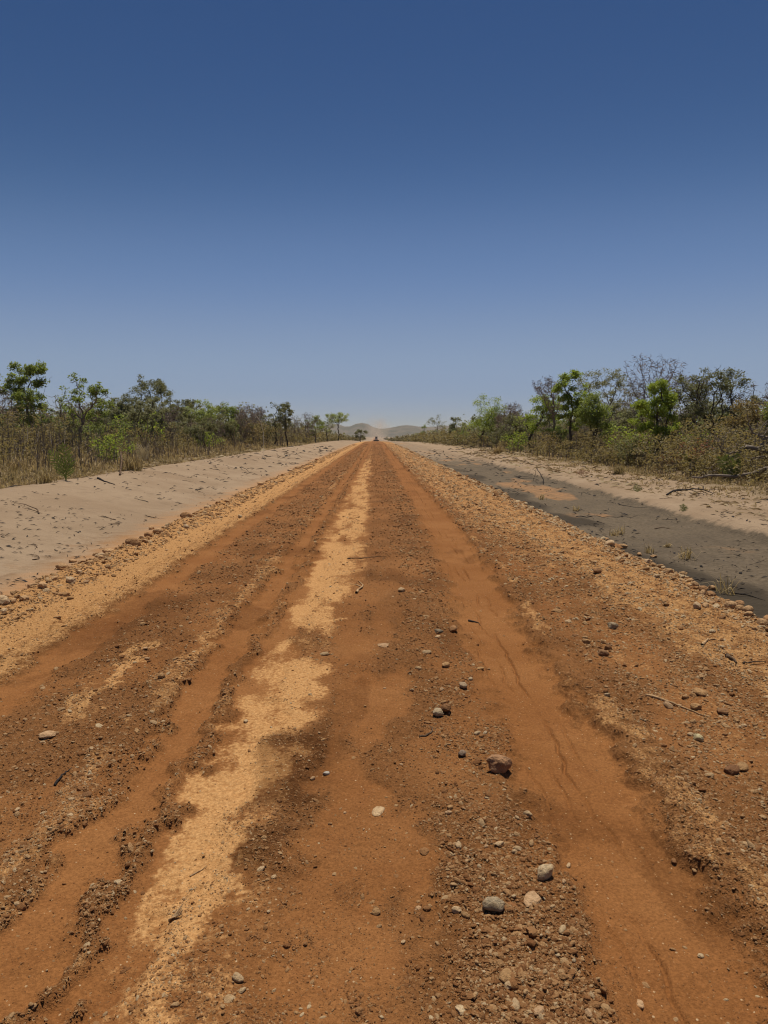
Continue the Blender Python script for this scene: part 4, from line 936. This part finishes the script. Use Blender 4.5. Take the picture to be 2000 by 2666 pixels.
# fallen tree beyond the ditch
def fallen():
    r = np.random.default_rng(77); Y = 26.0
    def q(px, py, dy=0): return np.array(at_depth(px, py, Y + dy))
    P, par, R = [], [], []
    def limb(pts, r0, r1, start=-1):
        pts = [np.array(p_) for p_ in pts]; out = []; prev = start
        seq = []
        for a, b in zip(pts[:-1], pts[1:]):
            for t_ in np.linspace(0, 1, 5)[:-1]: seq.append(a + (b - a) * t_)
        seq.append(pts[-1])
        for i, s_ in enumerate(seq):
            s_ = s_ + r.normal(size=3) * .03
            P.append(s_); par.append(prev); R.append(r0 + (r1 - r0) * i / (len(seq) - 1)); prev = len(P) - 1; out.append(prev)
        return out
    g = lambda px, py, dy=0: q(px, py, dy)
    t1 = limb([g(2120, 1220), g(2040, 1185), g(1990, 1170), g(1945, 1165)], .13, .085)
    b1 = limb([P[t1[-5]], g(1985, 1155), g(1992, 1140), g(1960, 1130), g(1950, 1105), g(1948, 1085)], .07, .015, t1[-5])
    limb([P[b1[9]], g(1975, 1125), g(1995, 1100), g(2010, 1080)], .035, .012, b1[9])
    limb([P[b1[-6]], g(1965, 1120), g(1985, 1085)], .025, .008, b1[-6])
    b2 = limb([P[t1[-1]], g(1920, 1180), g(1895, 1205), g(1870, 1222), g(1835, 1215)], .06, .012, t1[-1])
    b3 = limb([P[t1[-1]], g(1915, 1178), g(1885, 1178), g(1870, 1155), g(1860, 1145)], .05, .01, t1[-1])
    limb([P[b3[9]], g(1890, 1165), g(1880, 1140)], .02, .007, b3[9])
    b4 = limb([P[t1[-9]], g(1960, 1190, -1), g(1950, 1215, -1), g(1965, 1235, -1)], .03, .008, t1[-9])
    t2 = limb([g(2130, 1225, -1.5), g(2020, 1218, -1.5), g(1960, 1232, -1.5), g(1900, 1240, -1.5), g(1800, 1243, -1)], .12, .03)
    for k in range(26):
        i = int(r.integers(4, len(P))); a = P[i]; d = r.normal(size=3); d[2] = abs(d[2]) * .9; d /= np.linalg.norm(d)
        limb([a, a + d * r.uniform(.2, .5), a + d * r.uniform(.5, 1.0) + r.normal(size=3) * .15], .014, .004, i)
    return np.array(P), np.array(par), np.array(R)
P, par, R = fallen(); o0 = P[0].copy(); o0[2] = zat(o0[0], o0[1])
me = ring_mesh('fallen_tree', P - o0, par, R, M['palebark'], None, 6)
tag(link('fallen_tree', me, None, None, tuple(o0)), 'fallen leafless tree with pale curving limbs at the sand edge', 'fallen tree')

def frond_mesh(seed, L, pairs, lean, width, mat):
    r = np.random.default_rng(seed); tt = np.linspace(0, 1, 14); c = np.stack([L * lean * tt ** 1.6, 0 * tt, L * (tt - .25 * lean * tt ** 2.2)], 1)
    Vs, Fs = [], []; nv = 0
    def quad(a, b, w, up):
        nonlocal nv
        d = b - a; s = np.cross(d, up); s = s / max(1e-6, np.linalg.norm(s)) * w
        Vs.append(np.stack([a - s * .3, a + s * .3, a + d * .4 + s, b, a + d * .4 - s])); Fs.append(np.array([[0, 1, 2], [0, 2, 4], [2, 3, 4]]) + nv); nv += 5
    for a, b in zip(c[:-1], c[1:]): quad(a, b + (b - a) * .2, .02 * L / .95, np.array([0, 1., 0]))
    for k in range(pairs):
        t_ = .15 + .83 * k / pairs; a = np.array([np.interp(t_, tt, c[:, i]) for i in range(3)]); ln = width * math.sin(math.pi * min(1, t_ * .75 + .25)) + .05
        for s_ in (-1, 1):
            tx, tz = np.interp(t_, tt, np.gradient(c[:, 0])), np.interp(t_, tt, np.gradient(c[:, 2])); q_ = math.hypot(tx, tz); tx, tz = tx / q_, tz / q_
            b = a + np.array([tx * .55 - s_ * tz * .7, .18 * s_, tz * .55 + s_ * tx * .7]) * ln + r.normal(size=3) * .02; quad(a, b, .02 * L / .95, np.array([.1, 1., 0]))
    me = mesh_np('frond', np.concatenate(Vs), np.concatenate(Fs), False); me.materials.append(M[mat]); return me
def palm(px, py, n, L, label, mat='frond', spread_=.4, seed=0, name='palm', cat='palm'):
    p = on_ground(px, py); e = bpy.data.objects.new(name, None); C.objects.link(e); e.location = p; tag(e, label, cat)
    r = np.random.default_rng(seed)
    for k in range(n):
        o = link('frond', frond_mesh(seed + k, L * r.uniform(.75, 1.1), 9, r.uniform(.1, spread_), L * .36, mat), None, e); o.rotation_euler = (r.normal() * .08, r.normal() * .08, (0 if k % 2 else math.pi) + r.uniform(-.6, .6)); o.location = (0, 0, -.04)
    return e
palm(172, 1250, 3, .98, 'young green palm with upright fronds on the crest of the sand bank', seed=31)
palm(375, 1205, 4, .95, 'dead whitish palm frond standing behind the sand bank', mat='whitefrond', seed=41, spread_=.3, name='dead_palm', cat='dead palm')
palm(1903, 1250, 6, 1.0, 'young green palm sprouting beside the fallen tree', seed=51)
palm(1810, 1228, 8, .95, 'yellowing palm clump in front of the reddish bush', seed=61, spread_=.8)
palm(1660, 1280, 3, .28, 'low dark palm sprout on the sand past the ditch', seed=71, spread_=.8)
palm(1780, 1330, 3, .2, 'single bright sprout on the sand past the ditch', seed=81, spread_=.4)
def tuft(px, py, h, n, label, mat='straw', seed=0, group=None):
    p = on_ground(px, py); r = np.random.default_rng(seed); X = p.x + r.normal(size=n) * h * .22; Y = p.y + r.normal(size=n) * h * .22
    v, f = blades(n, X, Y, h * r.uniform(.4, 1.1, n), r, .8, .005); v = v - np.array([p.x, p.y, p.z])
    tag(link('grass_tuft', mesh_np('grass_tuft', v, f, False), M[mat], None, p), label, 'grass tuft', group)
for k, (a, b, h) in enumerate([(1598, 1395, .17), (1612, 1392, .2), (1692, 1440, .2), (1735, 1425, .14), (1790, 1455, .26), (1892, 1545, .3), (1410, 1300, .22), (1500, 1330, .2), (1940, 1588, .2)]):
    tuft(a, b, h, 26, 'short dry grass tuft growing from the grey ditch', 'straw', 60 + k, 'dry tufts in the ditch')
for k, (a, b, h, n, mt, lab) in enumerate([(45, 1235, .8, 160, 'straw', 'pale straw clump at the foot of the bank grass'), (1610, 1235, .5, 200, 'grassmix', 'low rounded dry clump on the sand near the dark red plant'), (345, 1225, .7, 160, 'grassmix', 'brown leaning clump behind the crest of the bank'),
                                       (1300, 1180, .9, 220, 'straw', 'straw-coloured clump at the thicket edge'), (260, 1228, .5, 70, 'straw', 'wispy straw clump on the crest of the bank'), (120, 1258, .5, 90, 'grassmix', 'dark green clump beside the young palm')]):
    tuft(a, b, h, n, lab, mt, 80 + k)

# ------------------------------------------------------------------ grader far down the road
M['paint'] = mat_plain('white_paint', (.72, .66, .58), .5, .06, 2, .05, .4)
M['blackm'] = mat_plain('black_metal', (.025, .022, .02), .6, .3, 2, .1, .3)
M['glass'] = mat_plain('cab_glass', (.03, .035, .04), .15, .1, 1, .0, .6)
M['tyre'] = mat_plain('tyre', (.02, .019, .018), .9, .2, 3, .2, .1)
def box_mesh(name, parts, mat):
    V, F = [], []
    for (x0, x1, y0, y1, z0, z1) in parts:
        k = len(V); V += [(x0, y0, z0), (x1, y0, z0), (x1, y1, z0), (x0, y1, z0), (x0, y0, z1), (x1, y0, z1), (x1, y1, z1), (x0, y1, z1)]
        F += [[k + i for i in q] for q in ((0, 3, 2, 1), (4, 5, 6, 7), (0, 1, 5, 4), (1, 2, 6, 5), (2, 3, 7, 6), (3, 0, 4, 7))]
    me = mesh_np(name, np.array(V, float), np.array(F), False); me.materials.append(mat); return me
def wheel_mesh(r, w):
    n = 18; a = np.arange(n) * 2 * math.pi / n; V = []
    for x_, rr in ((-w / 2, r * .55), (-w / 2, r * .93), (-w * .3, r), (w * .3, r), (w / 2, r * .93), (w / 2, r * .55)): V.append(np.stack([np.full(n, x_), np.cos(a) * rr, np.sin(a) * rr], 1))
    V = np.concatenate(V); i = np.arange(n); j = (i + 1) % n; F = np.concatenate([np.stack([k * n + i, k * n + j, (k + 1) * n + j, (k + 1) * n + i], 1) for k in range(5)])
    me = mesh_np('tyre', V, F); me.materials.append(M['tyre']); return me
GY = 520.0; gp = at_depth(980, 1130, GY); gz = float(road_z(np.array(gp.x), np.array(GY)))
gr = bpy.data.objects.new('road_grader', None); C.objects.link(gr); gr.location = (gp.x, GY, gz)
tag(gr, 'white road grader with a wide black blade raising dust', 'grader')
link('front_frame', box_mesh('front_frame', [(-.22, .22, -4.2, .6, 1.25, 1.75)], M['paint']), None, gr)
link('engine_hood', box_mesh('engine_hood', [(-.75, .75, 2.3, 5.2, 1.2, 2.35)], M['paint']), None, gr)
cab = link('cab', box_mesh('cab', [(-.85, .85, .6, 2.3, 1.0, 1.9)], M['paint']), None, gr)
link('cab_roof', box_mesh('cab_roof', [(-.98, .98, .45, 2.45, 3.2, 3.4)], M['blackm']), None, gr)
link('windscreen', box_mesh('windscreen', [(-.8, .8, .62, 2.28, 1.9, 3.2)], M['glass']), None, cab)
for sx in (-1, 1): link('cab_post', box_mesh('cab_post', [(sx * .83 - .06, sx * .83 + .06, .56, .68, 1.9, 3.2)], M['paint']), None, cab)
link('blade', box_mesh('blade', [(-2.05, 2.05, -1.25, -1.05, .12, .8)], M['blackm']), None, gr)
link('blade_circle', box_mesh('blade_circle', [(-.7, .7, -1.6, -.2, .85, 1.05)], M['blackm']), None, gr)
link('front_axle', box_mesh('front_axle', [(-1.0, 1.0, -3.75, -3.5, .55, .8)], M['blackm']), None, gr)
wm = wheel_mesh(.65, .42); rim = box_mesh('rim', [(-.15, .15, -.3, .3, -.3, .3)], M['paint'])
for sx in (-1, 1):
    for wy in (-3.6, 2.6, 4.2):
        w_ = link('wheel', wm, None, gr, (sx * 1.05, wy, .65)); link('rim', rim, None, w_)
    link('headlight', box_mesh('headlight', [(sx * .55 - .13, sx * .55 + .13, .42, .48, 3.02, 3.18)], M['paint']), None, gr)

# dust raised behind the grader: a real cloud of air-borne dust
t = NT('dust'); co = t.n('ShaderNodeTexCoord').outputs['Object']
ln = t.n('ShaderNodeVectorMath', operation='LENGTH'); t.l(co, ln.inputs[0])
fall = t.rng(ln.outputs['Value'], 1.0, .1)
den = t.math('MULTIPLY', fall, t.rng(t.noise(2.2, 4, .6, co), .32, .72))
pv = t.n('ShaderNodeVolumePrincipled'); pv.inputs['Color'].default_value = (.78, .66, .54, 1); pv.inputs['Anisotropy'].default_value = .2
t.l(t.math('MULTIPLY', den, .03), pv.inputs['Density']); t.l(pv.outputs[0], t.out.inputs['Volume']); M['dust'] = t.m
def dust(x, y, z, sx, sy, sz, label):
    v, f = ICO[3]; me = mesh_np('dust_cloud', v, f); me.materials.append(M['dust'])
    o = link('dust_cloud', me, None, None, (x, y, z)); o.scale = (sx, sy, sz); tag(o, label, 'dust', kind='stuff')
dust(gp.x + .5, 560, gz + 3.0, 11, 34, 8, 'tan dust billowing low behind the grader')
dust(gp.x + 1.5, 640, gz + 10, 15, 40, 15, 'thin dust drifting high above the grader')

# ------------------------------------------------------------------ haze: one closed box of even air
t = NT('haze'); pv = t.n('ShaderNodeVolumePrincipled'); pv.inputs['Color'].default_value = (.82, .89, 1.0, 1); pv.inputs['Density'].default_value = .00008; pv.inputs['Anisotropy'].default_value = .3
t.l(pv.outputs[0], t.out.inputs['Volume'])
me = box_mesh('haze', [(-6200, 6200, -500, 8600, -45, 75)], t.m)
tag(link('haze', me), 'thin dusty haze lying over the savanna', 'haze', kind='stuff')
